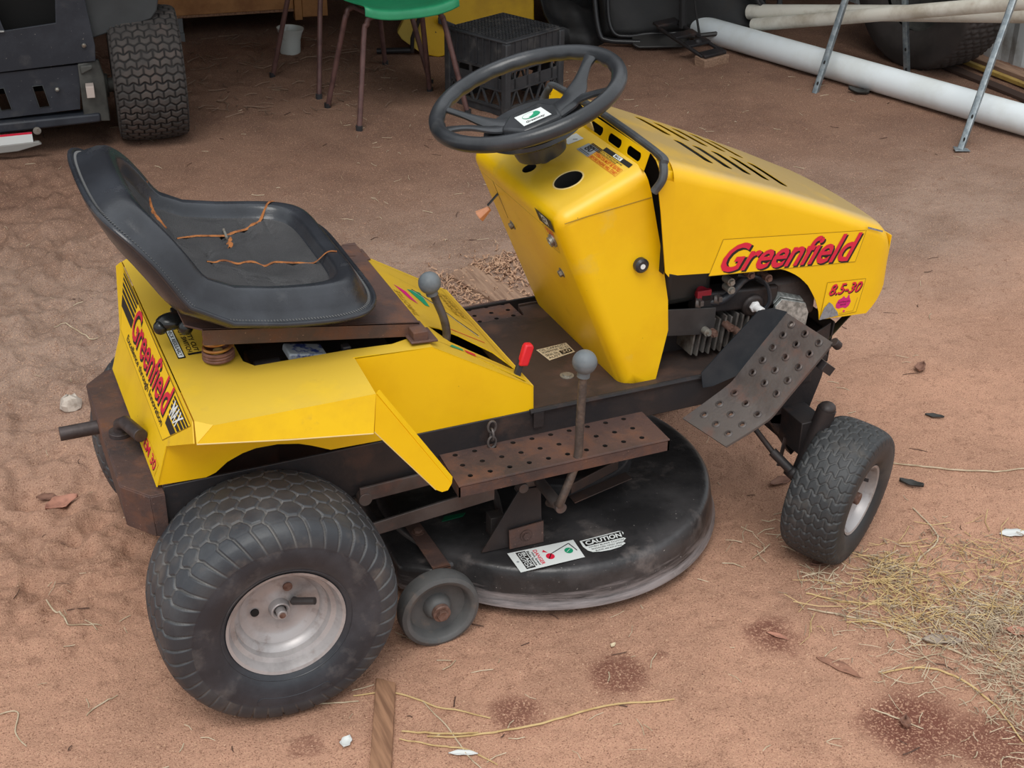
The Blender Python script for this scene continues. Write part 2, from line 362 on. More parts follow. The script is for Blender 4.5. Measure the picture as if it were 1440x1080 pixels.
me.polygons.add(len(q)); me.polygons.foreach_set('loop_start', np.arange(0, q.size, 4, dtype=np.int32)); me.polygons.foreach_set('use_smooth', np.ones(len(q), bool)); me.update(calc_edges=True)
ground = bpy.data.objects.new('ground', me); COL.objects.link(ground); ground['kind'] = 'structure'
def ground_mat():
    m = bpy.data.materials.new('red_sandy_soil'); m.use_nodes = True; t = m.node_tree; N = t.nodes; L = t.links; b = N['Principled BSDF']
    b.inputs['Roughness'].default_value = .95; b.inputs['Specular IOR Level'].default_value = .15
    tc = N.new('ShaderNodeTexCoord')
    def noise(s, det=6, r=.6, dist=0):
        n = N.new('ShaderNodeTexNoise'); n.inputs['Scale'].default_value = s; n.inputs['Detail'].default_value = det; n.inputs['Roughness'].default_value = r
        n.inputs['Distortion'].default_value = dist; L.new(tc.outputs['Object'], n.inputs['Vector']); return n.outputs['Fac']
    def mr(f, lo, hi, a=0, c=1):
        k = N.new('ShaderNodeMapRange'); k.interpolation_type = 'SMOOTHSTEP'; k.inputs['From Min'].default_value = lo; k.inputs['From Max'].default_value = hi
        k.inputs['To Min'].default_value = a; k.inputs['To Max'].default_value = c; L.new(f, k.inputs['Value']); return k.outputs[0]
    def mix(f, a, bcol):
        x = N.new('ShaderNodeMix'); x.data_type = 'RGBA'; L.new(f, x.inputs['Factor'])
        if isinstance(a, tuple): x.inputs[6].default_value = (*lin(a), 1)
        else: L.new(a, x.inputs[6])
        if isinstance(bcol, tuple): x.inputs[7].default_value = (*lin(bcol), 1)
        else: L.new(bcol, x.inputs[7])
        return x.outputs[2]
    def math_(op, a, c):
        x = N.new('ShaderNodeMath'); x.operation = op
        for i, k in enumerate((a, c)):
            if isinstance(k, (int, float)): x.inputs[i].default_value = k
            else: L.new(k, x.inputs[i])
        return x.outputs[0]
    sep = N.new('ShaderNodeSeparateXYZ'); L.new(tc.outputs['Object'], sep.inputs[0]); X, Y = sep.outputs[0], sep.outputs[1]
    red = mix(mr(noise(2.2), .4, .62), (192, 148, 124), (174, 134, 112))
    grey = mix(mr(noise(3.5), .4, .65), (162, 138, 123), (142, 119, 105))
    # greyer, dustier soil towards the shed
    f = mr(math_('ADD', Y, math_('MULTIPLY', noise(1.6), .9)), .55, 1.7)
    cur = mix(f, red, grey)
    far = mix(mr(noise(2.7), .4, .65), (138, 108, 92), (120, 93, 80)); cur = mix(mr(math_('ADD', math_('ADD', Y, math_('MULTIPLY', X, .12)), math_('MULTIPLY', noise(1.2), .8)), 1.9, 3.0), cur, far)  # soil colour darkened towards the back, standing in for the shed's shade
    cur = mix(mr(noise(26, 8, .75), .5, .8), cur, (122, 88, 72))
    cur = mix(mr(noise(9, 8, .7), .62, .8), cur, (186, 150, 126))
    sand = mr(noise(250, 3, .6), .53, .66); cur = mix(math_('MULTIPLY', sand, .60), cur, (212, 172, 142))
    sand2 = mr(noise(310, 3, .6), .52, .66); cur = mix(math_('MULTIPLY', sand2, .75), cur, (112, 76, 60))
    wob = N.new('ShaderNodeTexNoise'); wob.inputs['Scale'].default_value = 14; wob.inputs['Detail'].default_value = 5; L.new(tc.outputs['Object'], wob.inputs['Vector'])
    for cx, cy, r, s in ((.629, -.586, .062, .85), (.395, -.607, .055, .8), (-.003, -.54, .03, .55), (.982, -.595, .06, .85), (1.09, -.93, .105, 1.0), (1.2, -1.03, .09, .9), (.73, -.56, .02, .5)):
        dx = math_('SUBTRACT', X, cx); dy = math_('SUBTRACT', Y, cy)
        dd = math_('SQRT', math_('ADD', math_('MULTIPLY', dx, dx), math_('MULTIPLY', dy, dy)), 0)
        dd = math_('ADD', dd, math_('MULTIPLY', math_('SUBTRACT', wob.outputs['Fac'], .5), .09))
        cur = mix(math_('MULTIPLY', mr(dd, r*.5, r*1.35, 1, 0), math_('MULTIPLY', mr(noise(200, 3, .6), .38, .5), s)), cur, (116, 74, 62))
    L.new(cur, b.inputs['Base Color'])
    h = math_('ADD', math_('MULTIPLY', noise(150, 4, .7), 1.0), math_('MULTIPLY', noise(420, 2, .6), .5))
    bp = N.new('ShaderNodeBump'); bp.inputs['Strength'].default_value = .8; bp.inputs['Distance'].default_value = .005
    L.new(h, bp.inputs['Height']); L.new(bp.outputs[0], b.inputs['Normal'])
    return m
me.materials.append(ground_mat())

def struct(name, g, m):
    o = obj(name, g, m); o['kind'] = 'structure'; return o
# shed: roof over the back, walls behind
g = G()
for i in range(60):   # corrugated roof sheet
    x = -3.2+i*.13; g.add([(x, 1.9, 2.42), (x+.065, 1.9, 2.46), (x+.065, 7.4, 2.20), (x, 7.4, 2.16)], [(0, 1, 2, 3)]); g.add([(x+.065, 1.9, 2.46), (x+.13, 1.9, 2.42), (x+.13, 7.4, 2.16), (x+.065, 7.4, 2.20)], [(0, 1, 2, 3)])
struct('ceiling', g, ROOFM)
def corrugated(a, b, z0, z1, n, dep):
    a = V(a); b = V(b); t = (b-a)/n; nn = V((-t.y, t.x, 0)).normalized()*dep; g = G(); P = []
    for i in range(n+1):
        p = a+t*i+(nn if i % 4 in (1, 2) else V((0, 0, 0))); P.append(p)
    for i in range(n):
        p, q_ = P[i], P[i+1]; g.add([(p.x, p.y, z0), (q_.x, q_.y, z0), (q_.x, q_.y, z1), (p.x, p.y, z1)], [(0, 1, 2, 3)])
    return g
struct('wall_right', corrugated((4.37, 7.2, 0), (4.37, 1.9, 0), -.02, 2.7, 96, .02), WALLW)
struct('wall_left', corrugated((-2.6, 2.6, 0), (-2.6, 7.2, 0), -.02, 2.5, 80, .02), SHED)
struct('wall_back', corrugated((-3, 7.0, 0), (4.6, 7.0, 0), -.02, 2.6, 130, .025), SHED)

# ================================================================== TYRES
def tyre_mesh(name, prof, R, n, rows, roww, pitch, depth, tread_w, lug_w, mats, gw=.0032, wav=.16, lat=.1, ns=150, hexa=False):
    """prof: control points (axial, radius) bead to bead through the tread; real grooves cut into a fine grid.
    |arc|<tread_w: staggered wavy blocks; tread_w..lug_w: shoulder lugs"""
    P = catmull([(a, r, 0) for a, r in prof], 12); L = [0]
    for a, b in zip(P, P[1:]): L.append(L[-1]+(b-a).length)
    tot = L[-1]; ss = np.linspace(0, tot, ns); A = np.interp(ss, L, [p.x for p in P]); Rr = np.interp(ss, L, [p.y for p in P])
    s = ss-tot/2
    dA = np.gradient(A, ss); dR = np.gradient(Rr, ss); nl = np.hypot(dA, dR); na = -dR/nl; nr = dA/nl
    if nr[ns//2] < 0: na = -na; nr = -nr
    th = np.arange(n)*2*pi/n; S, T = np.meshgrid(s, th)
    m = max(4, int(round(2*pi*R/pitch/2))*2); u0 = T*m/(2*pi); cw = np.cos(2*pi*S/roww)
    def bnd(k): return k+wav*cw*(np.where(np.mod(k, 2) == 0, -1, 1) if hexa else 1)
    k0 = np.floor(u0); row = np.where(u0 > bnd(k0+1), k0+1, np.where(u0 < bnd(k0), k0-1, k0))
    du = np.minimum(u0-bnd(row), bnd(row+1)-u0)*pitch
    v = S/roww+.5+.5*np.mod(row, 2); fv = v-np.floor(v); dv = np.minimum(fv, 1-fv)*roww+.0006
    dist = np.minimum(du, dv); inner = np.abs(S) < tread_w
    us = u0+.9*(np.abs(S)-tread_w)/pitch*.35+np.where(S > 0, .25, .0); fs_ = us-np.floor(us); dsh = np.minimum(fs_, 1-fs_)*pitch
    edge = np.abs(np.abs(S)-tread_w)
    dist = np.where(inner, dist, np.minimum(dsh, edge+.001)); lug = np.abs(S) < lug_w
    fade = np.clip((lug_w-np.abs(S))/(lug_w-tread_w+1e-6), 0, 1)
    g = np.clip((dist-gw*.45)/(gw*.4), 0, 1); g = g*g*(3-2*g)
    H = np.where(inner, g*depth, np.where(lug, g*depth*np.minimum(1, fade*1.6), 0))
    groove = np.where(lug, (1-g)*np.where(inner, 1, np.clip(fade*2.5, 0, 1)), 0)
    rad_ = Rr[None, :]+H*nr[None, :]-np.where(lug, 0, 0); ax_ = A[None, :]+H*na[None, :]
    rad_ = rad_+.0 
    X = rad_*np.cos(T); Z = rad_*np.sin(T); co = np.stack([X, ax_, Z], -1).reshape(-1, 3)
    idx = np.arange(n*ns).reshape(n, ns); nxt = np.roll(idx, -1, 0)
    q = np.stack([idx[:, :-1], nxt[:, :-1], nxt[:, 1:], idx[:, 1:]], -1).reshape(-1, 4)
    me = bpy.data.meshes.new(name); me.vertices.add(len(co)); me.vertices.foreach_set('co', co.astype(np.float32).ravel())
    me.loops.add(q.size); me.loops.foreach_set('vertex_index', q.ravel().astype(np.int32)); me.polygons.add(len(q))
    me.polygons.foreach_set('loop_start', np.arange(0, q.size, 4, dtype=np.int32)); me.polygons.foreach_set('use_smooth', np.ones(len(q), bool))
    mi = np.where(np.tile(np.abs(s[:-1]) < lug_w*.98, n), 0, 1).astype(np.int32); me.polygons.foreach_set('material_index', mi)
    me.update(calc_edges=True)
    at = me.attributes.new('groove', 'FLOAT', 'POINT'); at.data.foreach_set('value', groove.astype(np.float32).ravel())
    for m_ in mats: me.materials.append(m_)
    return me
# axis of every wheel = local Y, outer face towards -Y
rear_prof = [(-.088, .108), (-.098, .1125), (-.113, .135), (-.119, .163), (-.114, .190), (-.098, .210), (-.070, .2205), (-.035, .2245), (0, .2255),
             (.035, .2245), (.070, .2205), (.098, .210), (.114, .190), (.119, .163), (.113, .135), (.098, .1125), (.088, .108)]
REAR_TYRE = tyre_mesh('rear_tyre', rear_prof, .23, 900, 5, .039, .034, .0060, .086, .142, [RUB, RUB2], gw=.0036, ns=230, wav=.17, hexa=True)
front_prof = [(-.050, .079), (-.055, .084), (-.064, .098), (-.068, .118), (-.066, .138), (-.056, .152), (-.034, .1585), (0, .160),
              (.034, .1585), (.056, .152), (.066, .138), (.068, .118), (.064, .098), (.055, .084), (.050, .079)]
FRONT_TYRE = tyre_mesh('front_tyre', front_prof, .162, 640, 5, .0235, .024, .0040, .056, .076, [RUBF, RUBF], gw=.0028, ns=150, wav=.20)

def wheel(kind, loc, rz, parent, flip=False, detail=True):
    """returns part (the rim mesh) with its tyre etc. as sub-parts"""
    rz_ = rz+(pi if flip else 0)
    g = G()
    if kind == 'rear_wheel':
        prof = [(-.094, .106), (-.099, .113), (-.102, .114), (-.100, .108), (-.090, .1035), (-.082, .101), (-.078, .092), (-.066, .089), (-.060, .080), (-.052, .077), (-.046, .064), (-.043, .060), (-.042, .032), (-.045, .028), (-.045, 0.0005)]
        g.lathe(prof, (0, 0, 0), (0, 1, 0), 72, caps=(0, 0))
        g.lathe([(.094, .106), (.102, .114), (.095, .105), (.06, .08), (.0, .08), (-.04, .079)], (0, 0, 0), (0, 1, 0), 48, caps=(0, 0))
        o = obj(kind, g, RIM, parent, angle=40)
    else:
        prof = [(-.050, .078), (-.055, .084), (-.058, .0845), (-.056, .079), (-.046, .074), (-.036, .072), (-.028, .060), (-.026, .052), (-.027, .030), (-.036, .022), (-.036, .0005)]
        g.lathe(prof, (0, 0, 0), (0, 1, 0), 56, caps=(0, 0))
        g.lathe([(.050, .078), (.058, .0845), (.05, .075), (.0, .06), (-.026, .055)], (0, 0, 0), (0, 1, 0), 40, caps=(0, 0))
        o = obj(kind, g, RIM, parent, angle=40)
    o.location = loc; o.rotation_euler = (0, 0, rz_)
    t = bpy.data.objects.new('tyre', REAR_TYRE if kind == 'rear_wheel' else FRONT_TYRE); COL.objects.link(t); t.parent = o
    if kind == 'rear_wheel':
        t.rotation_euler = (0, .3, 0)
        g = G(); g.lathe([(.0, .021), (.016, .0185), (.018, .0165), (.014, .0125), (.008, .012)], (0, -.043, 0), (0, -1, 0), 28, caps=(0, 0)); g.cyl((0, -.072, 0), (0, -.044, 0), .0095, 20, 0)
        h = obj('hub', g, RIM, o, bevel=.001); g = G(); g.cyl((0, -.0735, 0), (0, -.071, 0), .006, 14); obj('axle_end', g, RBOLT, o)
        for k, (a, m_) in enumerate(((2.55+.3, DARK), (.85, RBOLT))):
            pass
        g = G(); g.cyl((-.046, -.0462, .0), (-.046, -.040, .0), .008, 18); obj('bolt_hole', g, DARK, o)
        g = G(); g.cyl((.020, -.0462, .042), (.020, -.040, .042), .009, 18); obj('bolt', g, RBOLT, o)
        g = G(); g.cyl((.030, -.0463, .006), (.030, -.04, .006), .008, 18); g.tube([(.026, -.050, .010), (.062, -.078, .020)], .0072, 14); obj('valve_stem', g, mat('valve_rubber', (52, 48, 48), .5), o)
        # moulded outline on the sidewall
        g = G(); pts = []
        def sw(r, ang, lift=.0008):   # point on the sidewall
            a = -np.interp(r, [.112, .135, .163, .190, .210], [.100, .113, .119, .114, .098])-lift; return (r*cos(ang), a, r*sin(ang))
        for k in range(25): pts.append(sw(.176, rad(-112+k*44/24)))
        for k in range(7): t_ = pi*k/6; pts.append(sw(.166+.010*cos(t_), rad(-68)+.06*sin(t_)))
        for k in range(25): pts.append(sw(.156, rad(-68-k*44/24)))
        for k in range(7): t_ = pi*k/6; pts.append(sw(.166-.010*cos(t_), rad(-112)-.06*sin(t_)))
        g.tube(pts, .0009, 5, closed=True)
        for rr in (.124, .199):
            g.tube([sw(rr, 2*pi*k/90, .0003) for k in range(90)], .0011, 5, closed=True)
        obj('sidewall_moulding', g, RUB2, o)
    else:
        g = G(); g.cyl((0, -.052, 0), (0, -.03, 0), .014, 20); obj('hub', g, RBOLT, o, bevel=.0015)
        g = G(); g.tube([(.036, -.03, .028), (.038, -.05, .030)], .004, 10); obj('valve_stem', g, mat('valve_rubber', (52, 48, 48), .5), o)
    return o

# ================================================================== RIDING MOWER
mower = thing('riding_mower', 'old yellow ride-on mower with black vinyl seat and steering wheel on red dirt', 'riding mower')
M = mower
# ---- wheels (near side first)
wheel('rear_wheel', (0, -.345, .222), 0, M)
wheel('rear_wheel', (0, .345, .222), 0, M, flip=True)
STEER = rad(31)
wheel('front_wheel', (1.280, -.372, .155), STEER, M).rotation_euler = (rad(5), 0, STEER)
wheel('front_wheel', (1.235, .385, .158), STEER, M, flip=True)

# ---- chassis
for s_ in (-1, 1):
    g = G()
    y0 = .250*s_
    g.prism([(-.165, y0, .448), (1.26, y0, .448), (1.26, y0, .375), (.80, y0, .375), (.60, y0, .335), (-.165, y0, .325)], (0, -.006*s_, 0))
    g.prism([(-.165, y0, .332), (.60, y0, .337), (.60, y0-.03*s_, .337), (-.165, y0-.03*s_, .332)], (0, 0, .005))
    obj('chassis_rail', g, BSTEEL, M, bevel=.0015)
g = G(); g.prism([(.575, -.250, .444), (1.27, -.250, .444), (1.27, .206, .444), (.748, .206, .444), (.742, .163, .444), (.575, .163, .444)], (0, 0, .005)); g.prism([(.748, .206, .454), (.84, .206, .454), (.84, .206, .425), (.748, .206, .425)], (0, .005, 0))
obj('floor_plate', g, PLATE, M, bevel=.0015)
g = G(); g.tube([(.575, -.251, .446), (1.26, -.251, .446)], .006, 8); g.box((.592, -.2555, .428), (.022, .006, .034))
obj('rail_edge', g, BSTEEL, M)
g = G(); g.hexbolt((.708, -.144, .449), (0, 0, 1), .010, .003); obj('floor_bolt', g, ZINC, M)
d = Decal('chassis_plate', M, [(.702, -.068, .4495), (.771, -.052, .4495), (.771, -.005, .4495), (.695, -.012, .4495)], base=.0004, label='small printed data plate on the floor')
d.rect(0, 0, 1, 1, I_TAN)
d.text('OIL CAPACITY', .05, .78, .95, .94, I_BLK); d.text('MOWER PATENT', .05, .56, .6, .72, I_BLK); d.text('NO. 8.5', .66, .54, .95, .72, I_BLK)
d.text('SERIAL No.', .05, .3, .5, .48, I_BLK); d.rect(.55, .1, .95, .46, I_BLK, 1); d.text('30', .6, .16, .9, .4, I_TAN, 3); d.text('AUST', .05, .08, .5, .24, I_BLK); d.done()
# under-body: transaxle, belly, axles
g = G()
g.box((-.02, 0, .33), (.22, .22, .17)); g.box((.20, .05, .36), (.26, .30, .12)); g.cyl((0, -.30, .222), (0, .30, .222), .019, 20)
g.cyl((-.02, -.12, .25), (-.02, .12, .25), .085, 28)
obj('transaxle', g, PLATE, M, bevel=.012)
g = G(); g.lathe([(0, .062), (.006, .066), (.012, .055), (.018, .066), (.024, .062)], (.33, -.06, .235), (0, 0, 1), 40); g.lathe([(0, .10), (.012, .104), (.02, .10)], (.28, -.10, .285), (0, .5, .86), 48)
obj('drive_pulley', g, BSTEEL, M)
g = G(); g.prism([(.205, -.262, .362), (.42, -.262, .368), (.42, -.262, .338), (.205, -.262, .330)], (0, -.006, 0)); obj('upper_lift_arm', g, GSTEEL, M, bevel=.001)
g = G(); g.prism([(.235, -.24, .258), (.50, -.24, .285), (.50, -.24, .250), (.235, -.24, .228)], (0, -.006, 0)); g.cyl((.215, -.27, .335), (.215, -.245, .335), .014, 16); obj('lower_lift_arm', g, GSTEEL, M, bevel=.001)
# ---- rear bumper plate, tow bar, pin
zt = .452
g = G()
top = [(-.232, .14, zt), (-.232, -.19, zt), (-.19, -.255, zt), (-.165, -.255, zt), (-.165, .255, zt), (-.19, .255, zt)]
g.sheet([(-.236, .215, .44), (-.236, -.205, .44), (-.192, -.262, .44), (-.165, -.262, .44), (-.165, .262, .44), (-.192, .262, .44)], .005)
g.sheet([(-.236, .215, .44), (-.236, -.205, .44), (-.232, -.205, .352), (-.232, .215, .352)], .004)
g.sheet([(-.236, -.205, .44), (-.192, -.262, .44), (-.188, -.262, .352), (-.232, -.205, .352)], .004)
g.sheet([(-.192, -.262, .44), (-.165, -.262, .44), (-.165, -.262, .352), (-.188, -.262, .352)], .004)
g.sheet([(-.236, .215, .44), (-.192, .262, .44), (-.188, .262, .352), (-.232, .215, .352)], .004)
obj('rear_bumper', g, RUST, M, bevel=.0012)
g = G(); g.tube([(-.312, .088, .408), (-.16, .088, .408)], .0145, 24); 
obj('tow_bar', g, mat('dark_iron', (78, 70, 70), .5, .4, var=(60, 52, 50), vscale=30, bump=.1), M, bevel=.001)
g = G(); g.cyl((-.205, -.02, .441), (-.205, -.02, .452), .022, 24); g.tube([(-.205, -.02, .445), (-.203, -.024, .468), (-.196, -.048, .484), (-.178, -.125, .492)], .0135, 18)
obj('hitch_pin', g, mat('dark_iron', (78, 70, 70)), M, bevel=.001)

# ---- yellow rear body
TOPZ = .640
def q_side(s_):   # near (-1) / far (+1)
    y = .246*s_
    return [(.212, y, TOPZ+.001), (.371, y, .632), (.581, y, .504), (.582, y, .444), (.45, y, .446), (.324, y, .448), (.24, y, .450), (.157, y, .452), (.12, y, .470), (.095, y, .480), (.055, y, .488), (.014, y, .489), (-.012, y, .484), (-.042, y, .472), (-.066, y, .454), (-.084, y, .448), (-.176, y, .452), (-.149, y, .535), (-.118, y, TOPZ-.006), (.205, y, TOPZ-.006)]
for s_ in (-1, 1):
    g = G(); g.sheet(q_side(s_), .002); obj('side_panel', g, YELC, M)
# top deck with the seat opening
g = G(); g.prism([(-.112, -.366, TOPZ), (-.085, -.392, TOPZ), (.208, -.392, TOPZ), (.214, -.247, TOPZ), (.368, -.247, TOPZ-.006), (.368, .247, TOPZ-.006), (.214, .247, TOPZ), (.208, .392, TOPZ), (-.085, .392, TOPZ), (-.112, .366, TOPZ)], (0, 0, -.002))
topo = obj('fender_top', g, YELB, M)
g = G(); g.prism([(.018, -.180, .7), (.034, -.206, .7), (.30, -.212, .7), (.345, -.196, .7), (.345, .196, .7), (.30, .212, .7), (.034, .206, .7), (.018, .18, .7)], (0, 0, -.2)); cut(topo, g)
# fender lips (near/far), wider towards the front, rear face and its wings
def Lp(y): return None
for s_ in (-1, 1):
    g = G()
    a = [(-.112, .366*s_, TOPZ), (-.085, .392*s_, TOPZ), (.208, .392*s_, TOPZ), (.197, .402*s_, .565), (-.118, .402*s_, .615)]
    g.sheet([a[1], a[2], a[3], a[4]], .002); g.sheet([a[0], a[1], a[4]], .002)
    g.tube([a[3], (.04, .4023*s_, .588), a[4]], .0017, 6, mi=1)
    obj('fender_lip', g, [YELB, EDGE], M)
for s_ in (-1, 1):
    g = G()
    P_ = [(.208, .392*s_, TOPZ-.001), (.200, .399*s_, .566), (.318, .392*s_, .408), (.330, .392*s_, .400), (.342, .392*s_, .401), (.350, .392*s_, .414)]
    g.sheet(P_, .002)
    g.sheet([(.209, .392*s_, TOPZ), (.350, .392*s_, .414), (.356, .380*s_, .420), (.218, .380*s_, TOPZ)], .002, mi=0)
    g.tube([P_[1], P_[2]], .0014, 6, mi=1)
    obj('fender_tail', g, [YELC, EDGE], M)
def rp(y, z, o=0): return (-.114-(.644-z)*.3177-o, y, z)
g = G()
g.sheet([rp(.366, .640), rp(-.366, .640), rp(-.402, .617), rp(-.249, .532), rp(-.249, .450), rp(.249, .450), rp(.249, .532), rp(.402, .617)], .002)
obj('rear_panel', g, YELB, M)
# sloped console with lever slots
g = G(); sl0 = V((.369, 0, .6335)); sl1 = V((.5815, 0, .504)); sn = V((.5204, 0, .8539))
g.prism([(.369, -.247, .6335), (.5815, -.247, .504), (.5815, .247, .504), (.369, .247, .6335)], tuple(-sn*.002))
con = obj('console_panel', g, YELB, M)
def sp(x, y, o=0):   # point on the slope at x
    t = (x-sl0.x)/(sl1.x-sl0.x); p = sl0.lerp(sl1, t)+sn*o; return (p.x, y, p.z)
g = G(); g.prism([sp(.408, -.114, .05), sp(.436, -.165, .05), sp(.562, -.186, .05), sp(.576, -.176, .05), sp(.548, -.118, .05), sp(.480, -.096, .05), sp(.44, -.098, .05)], tuple(-sn*.1))
g.prism([sp(.470, -.199, .05), sp(.482, -.207, .05), sp(.572, -.240, .05), sp(.574, -.226, .05)], tuple(-sn*.1)); cut(con, g)
g = G(); g.sheet([(.5825, -.247, .504), (.5825, .247, .504), (.5835, .247, .446), (.5835, -.247, .446)], .002); obj('console_front', g, YELB, M)
# dark inner tray below openings
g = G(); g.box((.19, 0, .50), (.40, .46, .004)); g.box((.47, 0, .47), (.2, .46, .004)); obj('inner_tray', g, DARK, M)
# engine bay bits seen under the seat
g = G()
g.box((.10, -.13, .56), (.12, .10, .10)); g.box((.2, -.05, .55), (.24, .26, .09)); g.box((.18, -.188, .60), (.24, .016, .03)); g.cyl((.04, -.17, .615), (.09, -.17, .615), .014, 16); g.box((.055, -.188, .60), (.05, .03, .012)); g.box((.215, -.188, .625), (.016, .02, .03))
obj('under_seat_linkage', g, BSTEEL, M, bevel=.003)
g = G(); g.cyl((.085, -.186, .618), (.102, -.188, .618), .008, 6); obj('brass_fitting', g, mat('brass', (170, 130, 50), .4, .6), M)
g = G(); g.box((.14, -.165, .628), (.075, .05, .014), Matrix.Rotation(.2, 3, 'Y')); obj('wrapped_packet', g, mat('packet_white', (170, 176, 180), .4, var=(40, 60, 130), vscale=22, vlo=.5, vhi=.55), M, bevel=.003)

# ---- stickers on the body
q = [rp(.152, .571), rp(-.205, .563), rp(-.231, .636), rp(.148, .637)]
d = Decal('rear_name_sticker', M, [rp(.244, .540), rp(-.222, .530), rp(-.366, .632), rp(.325, .641)], base=.0016, label='rear sticker with red lettering and black stripes')
d.rect(0, 0, 1, 1, I_YEL); d.frame(0, 0, 1, 1, .0012, I_OLV)
d.line([(0.01, .99), (.99, .99)], .0015, I_BLK); d.done()
d = Decal('rear_lettering', M, q, base=.0022)
d.text('Greenfield', .012, -.06, 1.012, .94, I_BLK, 0, bold=.022, shear=.22); d.text('Greenfield', 0, 0, 1, 1, I_RED, 1, bold=.012, shear=.22)
d.set([rp(.178, .541), rp(-.196, .536), rp(-.200, .559), rp(.172, .563)]); d.text('Excellence through Innovation', 0, .1, 1, .95, I_BLK, 1, bold=.010)
d.set([rp(.17, .566), rp(.27, .566), rp(.32, .640), rp(.17, .640)]); d.set([rp(.275, .577), rp(.160, .577), rp(.148, .641), rp(.318, .641)])
for a, b in ((.03, .34), (.40, .52), (.58, .68), (.74, .82), (.87, .94)): d.rect(0, a, 1, b, I_BLK, 0)
d.set([rp(-.216, .560), rp(-.262, .560), rp(-.363, .630), rp(-.238, .630)])
for a, b in ((.02, .30), (.37, .50), (.56, .68), (.73, .82), (.87, .94)): d.rect(0, a, 1, b, I_BLK, 0)
d.text('MAX', .12, .35, .75, .9, I_WHT, 2, bold=.03)
d.done()
d = Decal('rear_model_sticker', M, [rp(-.100, .4565), rp(-.222, .4565), rp(-.232, .486), rp(-.104, .486)], base=.0016, label='small dark yellow sticker reading EM 30')
d.rect(0, 0, 1, 1, mat('ink_darkyellow', (226, 178, 12), .5)); d.text('EM 30', .08, .1, .92, .85, I_BLK, 0, bold=.02); d.text('EM 30', .06, .14, .90, .9, I_RED, 1, bold=.015); d.done()
d = Decal('warning_sticker', M, [(-.092, -.125, TOPZ), (-.092, -.020, TOPZ), (-.044, -.020, TOPZ), (-.044, -.125, TOPZ)], flip=True, base=.0008, label='yellow warning sticker beside the spring')
d.q = [V((-.092, .02, TOPZ)), V((-.092, -.130, TOPZ)), V((-.040, -.130, TOPZ)), V((-.040, .02, TOPZ))]; d.n = V((0, 0, 1))
d.rect(.02, .0, .98, .28, I_BLK, 0); d.rect(.05, .04, .95, .24, I_WHT, 1); d.text('CHECK REGULARLY', .08, .07, .92, .21, I_BLK, 2, bold=.02)
d.text('SAFETY CUT', .1, .66, .85, .84, I_BLK, 1, bold=.02); d.text('OUT SWITCH', .1, .42, .85, .6, I_BLK, 1, bold=.02); d.rect(.88, .4, .93, .9, I_BLK, 1)
d.done()
d = Decal('lever_sticker', M, [sp(.57, -.205), sp(.57, .235), sp(.385, .235), sp(.385, -.205)], flip=False, base=.0008, label='faded control diagram sticker with red and green blocks')
d.n = sn.copy()
d.frame(.02, .03, .98, .98, .0012, I_OLV); d.poly([(.698, .870), (.657, .757), (.516, .724), (.552, .803)][::1], I_MAG); d.poly([(.709, .70), (.741, .516), (.549, .559), (.543, .615)], I_GRN)
d.line([(.74, .62), (.62, .40), (.50, .28), (.38, .12)], .005, I_BLK); d.line([(.72, .63), (.60, .41), (.48, .29), (.36, .13)], .002, I_WHT, 2)
d.line([(.86, .80), (.80, .5), (.62, .2), (.5, .08)], .0012, I_OLV); d.line([(.30, .62), (.30, .12)], .003, I_RED)
d.text('FORWARD', .60, .14, .95, .20, I_OLV, 1); d.text('REVERSE', .60, .06, .9, .12, I_OLV, 1); d.text('THROTTLE', .3, .88, .6, .95, I_OLV, 1)
d.poly([(.012, .80), (.02, .64), (.045, .62), (.052, .74)], I_GRN); d.poly([(.015, .60), (.048, .60), (.045, .48), (.01, .50)], I_RED); d.done()

# ---- seat mounting plate, bracket, springs
def zp(x): return .7315-(x+.055)*.155
g = G(); yy = .203
g.prism([(-.082, -yy+.02, zp(-.082)), (-.055, -yy, zp(-.055)), (.360, -yy, zp(.360)), (.360, yy, zp(.360)), (-.055, yy, zp(-.055)), (-.082, yy-.02, zp(-.082))], (0, 0, -.004))
for s_ in (-1, 1): g.prism([(-.055, yy*s_, zp(-.055)), (.360, yy*s_, zp(.360)), (.360, yy*s_, zp(.360)-.030), (-.055, yy*s_, zp(-.055)-.034)], (0, -.004*s_, 0))
g.prism([(.205, -.18, zp(.205)+.001), (.212, -.18, zp(.212)+.001), (.212, .19, zp(.212)+.001), (.205, .19, zp(.205)+.001)], (0, 0, .003))
g.prism([(.28, .14, zp(.28)), (.34, .14, zp(.34)), (.34, .175, zp(.34)), (.28, .175, zp(.28))], (0, 0, .002))
obj('seat_plate', g, RUST, M, bevel=.0035)
for s_ in (-1, 1):
    g = G(); g.prism([(.330, -.238*s_, .641), (.385, -.238*s_, .637), (.385, -.178*s_, .637), (.330, -.178*s_, .641)], (0, 0, .005)); g.box((.352, -.208*s_, .652), (.03, .05, .02))
    obj('seat_hinge', g, RUST, M, bevel=.002)
g = G(); g.sphere((.357, -.214, .644), .010, 16, sc_=(1, 1, .6)); obj('hinge_bolt', g, ZINC, M)
